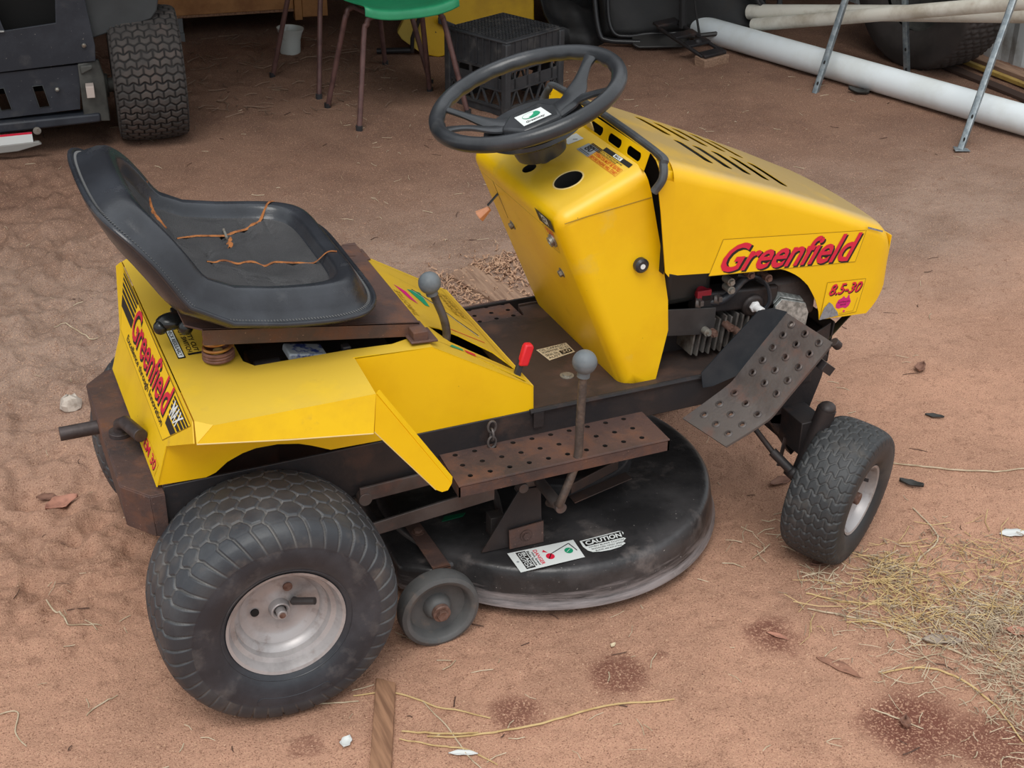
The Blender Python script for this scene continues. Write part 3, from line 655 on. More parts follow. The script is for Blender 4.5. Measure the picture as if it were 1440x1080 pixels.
for s_ in (-1, 1):
    cx, cy = -.022, -.158 if s_ == 1 else .158
    g = G(); g.tube([(cx+.027*cos(a), cy+.027*sin(a), .6435+.0062*a/(2*pi)) for a in [k*2*pi/24 for k in range(24*3)]], .0036, 8); obj('lower_spring', g, SPRR, M)
    g = G(); n_ = 24*3; g.tube([(cx+(.027-.004*k/n_)*cos(k*2*pi/24), cy+(.027-.004*k/n_)*sin(k*2*pi/24), .664+.040*(k/n_)**1.4) for k in range(n_)], .0030, 8); obj('upper_spring', g, SPR, M)
    g = G(); g.cyl((cx, cy, .641), (cx, cy, .662), .010, 14); obj('spring_stud', g, mat('stud', (196, 170, 110), .5), M, bevel=.002)
g = G(); g.sphere((-.090, -.085, .700), .020, 20, sc_=(1.5, 1.1, .8)); g.sphere((-.112, -.092, .694), .014, 16); g.box((-.06, -.07, .70), (.05, .05, .022)); g.sphere((-.070, -.118, .698), .014, 16)
obj('seat_adjust_knob', g, mat('gloss_black_knob', (26, 28, 28), .25), M, bevel=.004)

# ---- seat
SP = [V(p) for p in ((.283, 0, .728), (.24, 0, .727), (.15, 0, .735), (.05, 0, .748), (-.03, 0, .768), (-.085, 0, .805), (-.130, 0, .865), (-.175, 0, .925), (-.215, 0, .965))]
SPc = catmull(SP, 10); SL = [0]
for a, b in zip(SPc, SPc[1:]): SL.append(SL[-1]+(b-a).length)
STOT = SL[-1]
def seat_frame(p):
    x = float(np.interp(p, SL, [q.x for q in SPc])); z = float(np.interp(p, SL, [q.z for q in SPc]))
    e = .012; x2 = float(np.interp(min(p+e, STOT), SL, [q.x for q in SPc])); z2 = float(np.interp(min(p+e, STOT), SL, [q.z for q in SPc]))
    x1 = float(np.interp(max(p-e, 0), SL, [q.x for q in SPc])); z1 = float(np.interp(max(p-e, 0), SL, [q.z for q in SPc]))
    t = V((x2-x1, 0, z2-z1)).normalized(); n = V((t.z, 0, -t.x)); return V((x, 0, z)), (n if n.x*1+n.z > 0 else -n)
HW = .270
def seat_outline(th, k):
    """k=1 edge, 0 centre; rounded-rectangle outline in (p,q) space"""
    c, s = cos(th), sin(th); e = 2/5.6
    a = abs(c)**e*(1 if c >= 0 else -1); b = abs(s)**e*(1 if s >= 0 else -1)
    pc = STOT/2; return pc+a*k*STOT/2, b*k*(HW-.022*max(0, a*k)**2 - .0*k)
def seat_pt(p, q, h):
    o, n = seat_frame(min(max(p, 0), STOT)); lift = 0
    if p > STOT*.62: o = o+V((1, 0, 0))*(q*q)*.2*min(1, (p-STOT*.62)/(STOT*.2))    # wrap of the backrest
    return o+n*h+V((0, q, 0))
def cushion_h(k):
    d = 1-k     # distance from the edge in ring units (1 = centre)
    if d < .040: return .004+.003*(d/.040)
    if d < .15: t = (d-.040)/.11; return .007+.049*sin(t*pi/2)**.85
    if d < .21: return .056-.002*(d-.15)/.06
    if d < .27: t = (d-.21)/.06; return .054-.026*(t*t*(3-2*t))
    return .028-.007*min(1, (d-.27)/.3)
nth = 180; ks = [1.0, .985, .965, .94, .91, .88, .85, .83, .81, .79, .78, .77, .76, .75, .74, .73, .715, .70, .68, .65, .62, .57, .52, .46, .40, .34, .28, .22, .16, .1, .05]
vs = []; fs = []; mi = []
for k in ks:
    for j in range(nth):
        th = 2*pi*(j+.0)/nth; p, q_ = seat_outline(th, k); h = cushion_h(k)
        if k < .74:   # ribs across the inner panel
            ph = (p-STOT*.12)/.052; f = abs(ph-round(ph)); h -= .010*math.exp(-(f/.09)**2)*min(1, (.74-k)/.05)*(1 if p < STOT*.66 else 0)
        vs.append(tuple(seat_pt(p, q_, h)))
for i in range(len(ks)-1):
    for j in range(nth): fs.append((i*nth+j, i*nth+(j+1) % nth, (i+1)*nth+(j+1) % nth, (i+1)*nth+j)); mi.append(1 if ks[i+1] < .74 else 0)
vs.append(tuple(seat_pt(STOT/2, 0, cushion_h(0)))); c_ = len(vs)-1
for j in range(nth): fs.append(((len(ks)-1)*nth+j, (len(ks)-1)*nth+(j+1) % nth, c_)); mi.append(1)
GRAIN = None
def grain():
    m = bpy.data.materials.new('seat_grain'); m.use_nodes = True; t = m.node_tree; N = t.nodes; L = t.links; b = N['Principled BSDF']
    b.inputs['Roughness'].default_value = .62; tc = N.new('ShaderNodeTexCoord')
    vo = N.new('ShaderNodeTexVoronoi'); vo.inputs['Scale'].default_value = 330; L.new(tc.outputs['Object'], vo.inputs['Vector'])
    no = N.new('ShaderNodeTexNoise'); no.inputs['Scale'].default_value = 9; no.inputs['Detail'].default_value = 6; L.new(tc.outputs['Object'], no.inputs['Vector'])
    cr = N.new('ShaderNodeValToRGB'); cr.color_ramp.elements[0].position = .3; cr.color_ramp.elements[1].position = .75
    cr.color_ramp.elements[0].color = (*lin((42, 42, 44)), 1); cr.color_ramp.elements[1].color = (*lin((66, 65, 66)), 1)
    L.new(no.outputs['Fac'], cr.inputs[0]); L.new(cr.outputs[0], b.inputs['Base Color'])
    bp = N.new('ShaderNodeBump'); bp.inputs['Strength'].default_value = .7; bp.inputs['Distance'].default_value = .0015; bp.invert = True
    L.new(vo.outputs['Distance'], bp.inputs['Height']); L.new(bp.outputs[0], b.inputs['Normal']); MATS['seat_grain'] = m; return m
g = G(); g.v = vs; g.f = fs; g.m = mi
seat = obj('seat', g, [VINYL, grain()], M, angle=80, clean=True)
# underside shell
g = G(); ks2 = [1.0, .97, .9, .8, .6, .3, .08]; vs = []; fs = []
for k in ks2:
    for j in range(nth):
        p, q_ = seat_outline(2*pi*j/nth, k); vs.append(tuple(seat_pt(p, q_, .002 if k == 1 else -.030*min(1, (1-k)/.25)**.6)))
for i in range(len(ks2)-1):
    for j in range(nth): fs.append((i*nth+j, (i+1)*nth+j, (i+1)*nth+(j+1) % nth, i*nth+(j+1) % nth))
g.v = vs; g.f = fs; g.m = [0]*len(fs); obj('seat_pan', g, VINYL, seat, angle=60)
g = G(); g.tube([seat_pt(*seat_outline(2*pi*j/nth, 1.0), .003) for j in range(nth)], .0048, 10, closed=True); obj('piping', g, VINYL, seat)
# stitches along the flange
g = G()
n_st = 340; dense = [seat_outline(2*pi*k/4000, .978) for k in range(4001)]; La = [0]
for a, b in zip(dense, dense[1:]): La.append(La[-1]+sqrt((a[0]-b[0])**2+(a[1]-b[1])**2))
for j in range(n_st):
    u_ = La[-1]*j/n_st; p = float(np.interp(u_, La, [q[0] for q in dense])); q_ = float(np.interp(u_, La, [q[1] for q in dense])); f = .985
    cxp = STOT/2; g.tube([seat_pt(p, q_, cushion_h(.978)+.0008), seat_pt(cxp+(p-cxp)*f, q_*f, cushion_h(.962)+.0012)], .0011, 4)
so = obj('stitching', g, mat('stitch_grey', (96, 96, 96), .7), seat); so['kind'] = 'stuff'
# tears showing foam (points x,y on the pan)
def on_seat(x, y, extra=.0012):
    best = min(range(len(SPc)), key=lambda i: abs(SPc[i].x-x)+ (0 if SPc[i].z < .80 else 1)); p = SL[best]
    # find ring value for cushion height
    return p
def strip(pts, wd, name='foam_tear'):
    P = catmull(pts, 6); g = G(); n = len(P); L_ = []; R2 = []
    for i, p in enumerate(P):
        t = (P[min(i+1, n-1)]-P[max(i-1, 0)]).normalized(); nn = V((0, 0, 1)); k = t.cross(nn).normalized()
        w_ = wd*(.35+.65*abs(sin(pi*i/(n-1))))*(.7+.5*random.random()); L_.append(p+k*w_); R2.append(p-k*w_)
    g.v = [tuple(p) for p in L_]+[tuple(p+V((0, 0, .0022))) for p in P]+[tuple(p) for p in R2]
    for i in range(n-1): g.f += [(i, i+1, n+i+1, n+i), (n+i, n+i+1, 2*n+i+1, 2*n+i)]; g.m += [0, 0]
    o = obj(name, g, FOAM, seat, angle=80); o['label'] = 'orange foam showing through a tear in the seat'; return o
seat_bvh = None
def drop(x, y, dx=0):
    """height of the seat surface under (x, y)"""
    from mathutils.bvhtree import BVHTree
    global seat_bvh
    if seat_bvh is None: seat_bvh = BVHTree.FromPolygons([tuple(v.co) for v in seat.data.vertices], [tuple(p.vertices) for p in seat.data.polygons])
    h = seat_bvh.ray_cast(V((x, y, 1.5)), V((0, 0, -1)))[0]; return V((x, y, (h.z if h else .77)+.0006))
def seg_drop(pts, n=8):
    P = catmull([(a, b, 0) for a, b in pts], n); return [drop(p.x, p.y) for p in P]
strip(seg_drop([(-.035, .091), (.005, .113), (.069, .127), (.134, .17), (.205, .235)], 4), .0058)
strip(seg_drop([(.074, .112), (.066, .085), (.06, .06)], 3), .006)
strip(seg_drop([(-.002, -.024), (.027, -.012), (.074, -.017), (.147, -.032), (.24, -.075)], 4), .0045)
strip(seg_drop([(-.062, .21), (-.060, .16), (-.048, .115)], 4), .004)
g = G(); g.cyl(drop(.069, .150)+V((0, 0, .003)), drop(.066, .108)+V((0, 0, .003)), .0028, 8); obj('exposed_pin', g, ZINC, seat)

# ---- dash tower (pod)
def dashp(x, y, o=0):
    z = .845+(x-.63)*.41667; n = V((-.3846, 0, .9231)); return V((x, y, z))+n*o
g = G()
YW = .228
prof = [(.630, .845), (.822, .925), (.838, .877), (.866, .76), (.893, .63), (.903, .556), (.874, .437), (.80, .437)]
n_ = len(prof)
vs = [(x, -YW, z) for x, z in prof]+[(x, YW, z) for x, z in prof]
for i in (5,): vs[i] = (vs[i][0], -YW+.008, vs[i][2]); vs[n_+i] = (vs[i][0], YW-.008, vs[i][2])
g.v = vs
side = [(0, 1, 2, 3, 4, 7), (7, 4, 5, 6)]
g.f = [tuple(reversed(f)) for f in side][::1]+[tuple(n_+i for i in f) for f in side]+[(i, (i+1) % n_, n_+(i+1) % n_, n_+i) for i in range(n_)]
g.m = [0]*len(g.f)
pod = obj('dash_tower', g, YEL, M, clean=True)
bm = bmesh.new(); bm.from_mesh(pod.data)
def near(v, p): return (V((v.co.x, 0, v.co.z))-V((p[0], 0, p[1]))).length < 2e-3
es = [e for e in bm.edges if (near(e.verts[0], prof[0]) and near(e.verts[1], prof[0]))]
es += [e for e in bm.edges if {0, 1} == {0 if near(e.verts[0], prof[0]) else 1, 0 if near(e.verts[1], prof[0]) else 1} and (near(e.verts[0], prof[1]) or near(e.verts[1], prof[1]))]
es2 = [e for e in bm.edges if (near(e.verts[0], prof[0]) and near(e.verts[1], prof[7])) or (near(e.verts[1], prof[0]) and near(e.verts[0], prof[7]))]
bmesh.ops.bevel(bm, geom=list(set(es+es2)), offset=.032, segments=8, profile=.5, affect='EDGES')
bm.to_mesh(pod.data); bm.free(); pod.data.polygons.foreach_set('use_smooth', [True]*len(pod.data.polygons)); pod.data.set_sharp_from_angle(angle=rad(25))
g = G(); dn = V((-.3846, 0, .9231))
g.lathe([(-.14, .030), (.03, .030)], dashp(.7108, -.1164), dn, 40)
g2 = G(); c = dashp(.680, .006); g.lathe([(-.10, .0155), (.03, .0155)], c, dn, 28)
g.prism([dashp(.706, .160, .03), dashp(.720, .160, .03), dashp(.720, .20, .03), dashp(.706, .20, .03)], -dn*.1)
fn = V((-.9219, 0, -.387)); ff = lambda x, y, o=0: V((x, y, .845-(x-.63)*2.382))+fn*o
g.prism([ff(.648, .1235, .03), ff(.648, .1265, .03), ff(.688, .1335, .03), ff(.688, .1305, .03)], -fn*.06)
cut(pod, g, dark=DARK, angle=25)  # hole walls coloured near-black in place of shade
g = G(); g.lathe([(.0, .030), (.0012, .0305), (.0012, .0325), (0, .0335)], dashp(.7108, -.1164), dn, 40, caps=(0, 0)); obj('gauge_hole_rim', g, EDGE, pod)
# seam round the top cap
g = G(); g.tube([(.652, -YW-.0004, .836), (.70, -YW-.0004, .8445), (.8395, -YW-.0004, .8635)], .0010, 5); g.tube([(.632, -.20, .815), (.634, .20, .815)], .0004, 4); obj('cap_seam', g, I_OLV, pod)
# slotted lip
g = G(); ln = V((-.94, 0, .34)); lu = V((.34, 0, .94))
def lp(u, y, o=0): return V((.820, y, .923))+lu*u+ln*o
g.prism([lp(-.002, -.226), lp(.034, -.224), lp(.034, .224), lp(-.002, .226)], -ln*.0018)
lip = obj('slotted_lip', g, YEL, M)
g = G()
for yc in (-.172, -.089, -.006, .077, .160):
    P_ = []
    for k in range(16):
        a = 2*pi*k/16; P_.append(lp(.015+.0095*sin(a), yc+(.029-.0095)*(1 if cos(a) > 0 else -1)+.0095*cos(a), .01))
    g.prism(P_, -ln*.02)
cut(lip, g)
g = G(); g.box(tuple(lp(.014, .020, .003)), (.004, .030, .022), Matrix.Rotation(-.35, 3, 'Y')); obj('lip_latch', g, EDGE, M, bevel=.002)
# side knob, bolts, key switch, choke lever
g = G(); g.lathe([(0, .0155), (.010, .0155), (.014, .011), (.014, .006), (.012, .0058)], (.822, -YW, .723), (0, -1, 0), 28); g.cyl((.822, -YW-.010, .723), (.822, -YW-.0145, .723), .0055, 14, 1); obj('side_knob', g, [PLAS, I_WHT], M)
for y, x in ((.1153, .695), (-.130, .700)):
    g = G(); g.hexbolt(ff(x-.003, y, .0), fn, .0078, .007); obj('tower_bolt', g, ZINC, M, bevel=.0008)
g = G(); g.lathe([(0, .015), (.004, .015), (.004, .011), (.010, .011), (.010, .006), (.008, .0055)], ff(.6585, -.166, 0), fn, 24); obj('key_switch', g, ZINC, M)
g = G(); g.tube([ff(.662, .129, 0), ff(.668, .135, .03)], .005, 8, flat_=.4); obj('choke_lever', g, PLAS, M)
g = G(); a = ff(.672, .138, .028); g.lathe([(0, .006), (.012, .009), (.028, .014), (.030, .013)], a, fn+V((0, .25, -.35)), 6); obj('choke_knob', g, mat('faded_orange_plastic', (232, 164, 126), .5), M, bevel=.0015)
d = Decal('key_sticker', M, [ff(.6455, -.200), ff(.6455, -.128), ff(.6335, -.128), ff(.6335, -.204)], flip=False, base=.001); d.n = fn.copy()
d.rect(0, 0, 1, 1, I_BLK); d.text('KEY', .3, .2, .75, .85, I_WHT, 1, bold=.02)
d.q = [V(ff(.669, -.178)), V(ff(.669, -.138)), V(ff(.647, -.140)), V(ff(.647, -.190))]
d.text('STOP', .1, .7, .9, .95, I_RED, 1, bold=.03); d.frame(0, 0, 1, 1, .0008, I_BLK); d.text('RUN', .72, .1, .98, .3, I_GRN, 1, bold=.02); d.done()
d = Decal('noise_label', M, [dashp(.7724, -.024), dashp(.7724, -.077), dashp(.800, -.074), dashp(.798, -.028)], base=.0008, label='silver noise label with 80 on the dash'); d.n = dn.copy()
d.rect(0, 0, 1, 1, I_GRY); d.text('80', .22, .36, .78, .92, I_BLK, 1, bold=.03); d.line([(.1, .22), (.9, .22)], .0015, I_BLK); d.line([(.1, .1), (.9, .1)], .001, I_BLK)
d.q = [V(dashp(.7925, -.038)), V(dashp(.7925, -.084)), V(dashp(.8045, -.083)), V(dashp(.8045, -.036))]
for k in range(4): d.rect(0, k*.25, 1, k*.25+.16, I_BLK, 1)
d.done()
d = Decal('warning_label', M, [dashp(.8025, -.082), dashp(.8035, -.196), dashp(.814, -.192), dashp(.8125, -.080)], base=.0008, label='black and orange warning label on the dash'); d.n = dn.copy()
d.rect(0, 0, 1, 1, I_BLK); d.rect(.38, .1, .66, .9, I_WHT, 1); d.text('MAX', .42, .2, .62, .8, I_BLK, 2, bold=.02)
d.q = [V(dashp(.7930, -.080)), V(dashp(.7930, -.176)), V(dashp(.8020, -.176)), V(dashp(.8020, -.080))]
d.text('LOCK THE MACHINE BEFORE', .04, .55, .98, .9, I_BLK, 1, bold=.01); d.text('REFUELLING ENGINE', .04, .08, .8, .42, I_BLK, 1, bold=.01)
d.q = [V(dashp(.7735, -.076)), V(dashp(.7735, -.196)), V(dashp(.7925, -.190)), V(dashp(.7925, -.076))]
d.text('OPERATOR MUST BE SEATED', .03, .55, .98, .92, I_ORG, 1, bold=.02); d.text('BEFORE ENGINE WILL START', .03, .08, .98, .44, I_ORG, 1, bold=.02); d.frame(-.01, 0, 1.01, 1.0, .0008, I_ORG); d.done()
d = Decal('white_label', M, [dashp(.768, .045), dashp(.770, .010), dashp(.800, .000), dashp(.800, .036)], base=.0008); d.n = dn.copy(); d.rect(0, 0, 1, 1, I_PALE); d.line([(.6, .5), (.8, .7)], .002, I_BLK); d.done()

# ---- steering wheel
SWC = V((.67, 0, 1.02)); tl = rad(17.5)
SM = Matrix(((cos(tl), 0, -sin(tl)), (0, 1, 0), (sin(tl), 0, cos(tl))))    # local x forward in the wheel plane, y left, z up the column
sw = lambda x, y, z=0: SWC+SM @ V((x, y, z))
g = G(); Rw = .190
pts = []; rr = []
n_ = 96; k2 = 14; vs = []
for i in range(n_):
    t = 2*pi*i/n_
    for k in range(k2):
        a = 2*pi*k/k2; r = .0155
        lobe = 1+.16*max(0, -cos(a))*(.5+.5*cos(t*26)) if sin(a) < .4 else 1    # finger grips on the inner/underside
        vs.append(tuple(sw((Rw+r*cos(a)*lobe)*cos(t), (Rw+r*cos(a)*lobe)*sin(t), r*sin(a)*1.05*(lobe if sin(a) < 0 else 1))))
for i in range(n_):
    for k in range(k2): g.f.append((i*k2+k, ((i+1) % n_)*k2+k, ((i+1) % n_)*k2+(k+1) % k2, i*k2+(k+1) % k2)); g.m.append(0)
g.v = vs
wheel_o = obj('steering_wheel', g, PLAS, M, angle=60, clean=True)
# spokes: flattened arms dipping to the hub; the one to the upper right has an opening beside the rim
def spoke(th, w_hub, w_rim, name='spoke', slot=True):
    g = G(); d0 = V((cos(th), sin(th), 0)); p0 = V((-sin(th), cos(th), 0)); N_ = 10; top = []; bot = []
    for i in range(N_+1):
        t = i/N_; r = .035+(Rw-.006-.035)*t; w_ = w_hub+(w_rim-w_hub)*(t**1.2 if t < .75 else 1*(t**1.2)); z = -.052+.054*t**1.3
        for s_ in (-1, 1):
            top.append(sw(*(d0*r+p0*w_*s_).xy, z+.005)); bot.append(sw(*(d0*r+p0*w_*s_).xy, z-.006))
    m = len(top); g.v = [tuple(p) for p in top+bot]
    for i in range(N_):
        a = 2*i; g.f += [(a, a+2, a+3, a+1), (m+a, m+a+1, m+a+3, m+a+2), (a, m+a, m+a+2, a+2), (a+1, a+3, m+a+3, m+a+1)]
    g.f += [(0, 1, m+1, m), (2*N_, m+2*N_, m+2*N_+1, 2*N_+1)]; g.m = [0]*len(g.f)
    o = obj(name, g, PLAS, wheel_o, clean=True, bevel=.003)
    if slot:
        g = G(); P_ = []
        for k in range(20):
            a = 2*pi*k/20; t = .68+.24*cos(a); r = .035+(Rw-.041)*t; w_ = (w_hub+(w_rim-w_hub)*t)*.62*sin(a)
            P_.append(sw(*(d0*r+p0*w_).xy, .05))
        g.prism(P_, tuple(-(SM @ V((0, 0, 1)))*.14)); cut(o, g)
    return o
def arm(pts, name='spoke', th=.009):
    """pts: (x, y, z, half width) in wheel coordinates, swept flat strip"""
    P = catmull([(a, b, c) for a, b, c, _ in pts], 6); Wd = [p.x for p in catmull([(q[3], 0, 0) for q in pts], 6)]; g = G(); n = len(P)
    for i in range(n):
        t = (P[min(i+1, n-1)]-P[max(i-1, 0)]); t.z = 0; t.normalize(); k = V((-t.y, t.x, 0))*Wd[i]
        for a, b in ((1, .5), (.7, 1), (-.7, 1), (-1, .5), (-1, -.5), (-.7, -1), (.7, -1), (1, -.5)): p = P[i]+k*a+V((0, 0, th/2*b)); g.v.append(tuple(sw(p.x, p.y, p.z)))
    for i in range(n-1):
        for k in range(8): g.f.append((i*8+k, i*8+(k+1) % 8, (i+1)*8+(k+1) % 8, (i+1)*8+k))
    g.f += [tuple(range(7, -1, -1)), tuple(range((n-1)*8, n*8))]; g.m = [0]*len(g.f); return obj(name, g, PLAS, wheel_o, clean=True, angle=50)
# left fork
arm([(-.045, .000, -.044, .020), (-.080, .035, -.036, .017), (-.112, .075, -.018, .009), (-.140, .112, -.002, .008), (-.150, .122, .002, .010)])
arm([(-.045, -.010, -.044, .020), (-.085, .004, -.038, .016), (-.130, .012, -.016, .011), (-.165, .010, -.002, .012), (-.184, .008, .002, .016)])
# right fork: one broad arm splitting in a V
arm([(.010, -.030, -.042, .026), (.055, -.030, -.036, .024), (.088, -.026, -.026, .026), (.118, -.002, -.014, .015), (.148, .025, -.003, .012), (.178, .050, .002, .018)])
arm([(.030, -.050, -.042, .016), (.080, -.050, -.030, .020), (.105, -.078, -.018, .013), (.125, -.115, -.006, .012), (.146, -.135, .002, .020)])
# near fork, mostly under the rim
arm([(-.020, -.050, -.046, .030), (-.035, -.090, -.040, .034), (-.050, -.135, -.024, .030), (-.066, -.178, -.004, .040)])
HC = V((-.012, -.028, 0))
g = G(); hz = SM @ V((0, 0, 1)); HP = SWC+SM @ HC
g.prism([sw(-.078, -.020, -.050), sw(-.050, -.072, -.050), sw(.034, -.076, -.050), sw(.048, -.020, -.050), sw(.028, .022, -.050), sw(-.044, .020, -.050)], tuple(hz*.020))
obj('hub_cover', g, PLAS, wheel_o, bevel=.007, segs=3)
g = G(); g.lathe([(-.112, .030), (-.110, .052), (-.100, .055), (-.074, .057), (-.066, .066), (-.062, .095), (-.054, .106), (-.046, .104), (-.046, .03)], HP, hz, 48); obj('column_boot', g, PLAS, wheel_o, angle=40)
g = G(); g.cyl(SWC+SM @ V((0, 0, -.17)), SWC+SM @ V((0, 0, -.10)), .012, 16); obj('steering_column', g, GSTEEL, wheel_o)
bn = SM @ V((0, 0, 1))
d = Decal('wheel_badge', wheel_o, [sw(-.041, -.056, -.030), sw(.020, -.059, -.030), sw(.019, -.008, -.030), sw(-.039, -.002, -.030)], base=.0008, label='white badge with a green oval swoosh and black script'); d.n = bn.copy()
d.rect(0, 0, 1, 1, I_PALE); d.disc(.5, .64, .32, .27, I_GRN, 1, 40); d.disc(.48, .66, .28, .21, I_PALE, 2, 40)
d.poly([(.36, .52), (.42, .44), (.52, .42), (.66, .46), (.78, .60), (.80, .74), (.74, .84), (.64, .80), (.58, .66), (.48, .58)], I_GRN, 3); d.text('Greenway', .16, .08, .84, .30, I_BLK, 2, bold=.015, shear=.3); d.done()

# ---- hood
def hy(x): return .262-(x-.86)*.12
def h_top(x): return float(np.interp(x, [.83, .86, 1.0, 1.145, 1.30, 1.44, 1.475, 1.492], [.952, .942, .889, .832, .766, .702, .672, .640]))
def h_bot(x): return float(np.interp(x, [.835, .868, .876, 1.0, 1.145, 1.17, 1.20, 1.225, 1.246, 1.262, 1.276, 1.286, 1.290, 1.43, 1.455, 1.475, 1.492], [.715, .709, .702, .682, .659, .652, .636, .618, .597, .574, .550, .524, .504, .487, .508, .530, .56]))
st = list(np.linspace(.868, 1.14, 12))+[1.16, 1.175, 1.19, 1.205, 1.22, 1.234, 1.246, 1.256, 1.265, 1.273, 1.280, 1.286, 1.290, 1.31, 1.34, 1.37, 1.40, 1.43, 1.445, 1.458, 1.468, 1.476, 1.482]
g = G(); ns_ = 0
for x in st:
    zt_, zb = h_top(x), h_bot(x); y = hy(x); r = .035; sec = []
    if x > 1.44: k = (x-1.44)/.042; y -= .012*k*k; zt_ -= 0
    for i in range(6): sec.append((y-.004*0, zb+(zt_-r-zb)*i/5))
    for i in range(1, 8): a = pi/2*i/7; sec.append((y-r+r*cos(a), zt_-r+r*sin(a)))
    for i in range(1, 5): sec.append(((y-r)*(1-i/4), zt_+.006*(1-(1-i/4)**2)))
    full = [(-a, b) for a, b in sec]+[(a, b) for a, b in reversed(sec[:-1])]
    ns_ = len(full)
    for yy_, z in full: g.v.append((x, yy_, z))
for i in range(len(st)-1):
    for k in range(ns_-1): g.f.append((i*ns_+k, i*ns_+k+1, (i+1)*ns_+k+1, (i+1)*ns_+k)); g.m.append(0)
hood = obj('hood', g, HOODY, M, angle=40, clean=True)
# rounded rear skirt strip: side wall continues back to the edge (raked)
so_ = hood.modifiers.new('s', 'SOLIDIFY'); so_.thickness = .0010; so_.offset = 1; bake(hood)
def back_top(px_y, x): return V((x, px_y, h_top(x)+.02))
g = G()
def slotcut(x0, y0, x1, y1, wd=.0105):
    a = V((x0, y0, 0)); b = V((x1, y1, 0)); t = (b-a).normalized(); k = V((-t.y, t.x, 0)); P_ = []
    for i in range(7): q_ = pi/2+pi*i/6; P_.append(a+t*cos(q_)*wd+k*sin(q_)*wd)
    for i in range(7): q_ = -pi/2+pi*i/6; P_.append(b+t*cos(q_)*wd+k*sin(q_)*wd)
    zt_ = h_top((x0+x1)/2); g.prism([V((p.x, p.y, zt_+.05)) for p in P_], (0, 0, -.10))
for k in range(5):
    x = 1.008+k*.047; slotcut(x, -.028, x+.004, -.148)
    slotcut(x, .150, x+.004, .030)
cut(hood, g, dark=None, angle=40)
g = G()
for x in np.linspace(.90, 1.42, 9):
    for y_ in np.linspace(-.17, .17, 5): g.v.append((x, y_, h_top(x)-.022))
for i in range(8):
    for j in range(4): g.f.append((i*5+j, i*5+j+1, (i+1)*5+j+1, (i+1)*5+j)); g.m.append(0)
obj('slot_shade_sheet', g, DARK, M)  # dark sheet added below the top slots so they look shaded
# front face with horizontal slots
g = G(); P_ = []
x = 1.483; y = hy(x)-.014; zt_ = .640; zb = .545
for (a, b) in ((-y, zb), (y, zb), (y, .635), (y-.01, .650), (y-.03, .660), (-y+.03, .660), (-y+.01, .650), (-y, .635)): P_.append((x+(.660-b)*.02, a, b))
g.prism([(1.458, -y-.004, .505), (1.458, y+.004, .505), (1.481, y, .56), (1.486, y, .660), (1.486, -y, .660), (1.481, -y, .56)], (.0022, 0, 0))
front = obj('hood_front', g, YEL, M)
g = G()
for i, z in enumerate((.640, .610, .580, .550)):
    for s_ in (-1, 1): g.box((1.48, s_*.085, z), (.1, .13, .013))
cut(front, g)
g = G(); ck_ = lambda t: (1.476-.135*t, .545-.115*t)
g.prism([(1.478, -.176, .548), (1.478, .176, .548), (1.341, .186, .430), (1.341, -.186, .430)], (-.0014, 0, .0017))
chin = obj('nose_chin', g, mat('shaded_yellow_sheet', (44, 40, 22), .55), M); g = G()  # yellow sheet with its shade put into the colour as dark olive
for t in (.22, .46, .70, .90):
    x, z = ck_(t)
    for a, b in ((.010, .088), (.098, .165), (-.088, -.010), (-.165, -.098)):
        g.prism([(x+dx*.135+.02, a if k < 2 else b, z+dx*.115-.022) for k, dx in enumerate((-.065, .065, .065, -.065))], (-.04, 0, .047))
cut(chin, g)
# dark inner lining under the hood rear + trim rail
g = G()
rail = catmull([(.822, -.268, .892), (.835, -.275, .918), (.842, -.262, .942), (.846, -.235, .953), (.846, 0, .960), (.846, .235, .953), (.842, .262, .942), (.835, .275, .918), (.822, .268, .892)], 6)
g.tube(rail, .0105, 12, flat_=.8); obj('rubber_trim', g, mat('trim_rubber', (62, 64, 66), .5, var=(80, 82, 84), vscale=30), M)
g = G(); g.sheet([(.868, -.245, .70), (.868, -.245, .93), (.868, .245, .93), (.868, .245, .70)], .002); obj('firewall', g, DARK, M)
# side rear filler of the hood up to the raked edge
for s_ in (-1, 1):
    g = G(); y0 = lambda x: s_*(hy(x))
    g.sheet([(.872, y0(.872), .700), (.862, y0(.862), .712), (.842, y0(.842), .845), (.833, y0(.833), .893), (.838, y0(.838), .915), (.872, y0(.872), .902)], .0022)
    obj('hood_rear_edge', g, YEL, M)
g = G(); P_ = [(-.262, .905), (-.255, .925), (-.24, .938), (-.22, .944), (0, .950), (.22, .944), (.24, .938), (.255, .925), (.262, .905)]
for (a, b), (c, d_) in zip(P_, P_[1:]): g.add([(.838, a, b+.008), (.838, c, d_+.008), (.870, c, d_-.003), (.870, a, b-.003)], [(0, 3, 2, 1)])
o_ = obj('hood_top_edge', g, YEL, M, angle=60); o_.modifiers.new('s', 'SOLIDIFY').thickness = .002
HN = V((-.12, -1, 0)).normalized()
def hs(x, z, o=0): return V((x, -hy(x), z))+HN*o
d = Decal('hood_name_sticker', M, [hs(.972, .6805), hs(1.3745, .6265), hs(1.395, .6965), hs(1.002, .7555)], base=.0018, label='red name lettering with black shadow on the hood side')
d.n = HN.copy(); d.rect(0, 0, 1, 1, mat('ink_hoodyellow', (246, 196, 10), .4)); d.frame(0, 0, 1, 1, .0011, I_OLV)
d.q = [V(hs(.9945, .683)), V(hs(1.3655, .631)), V(hs(1.3855, .695)), V(hs(1.018, .7425))]
d.text('Greenfield', .014, -.06, 1.014, .95, I_BLK, 2, bold=.030, shear=.25); d.text('Greenfield', 0, 0, 1, 1, I_RED, 3, bold=.018, shear=.25); d.done()
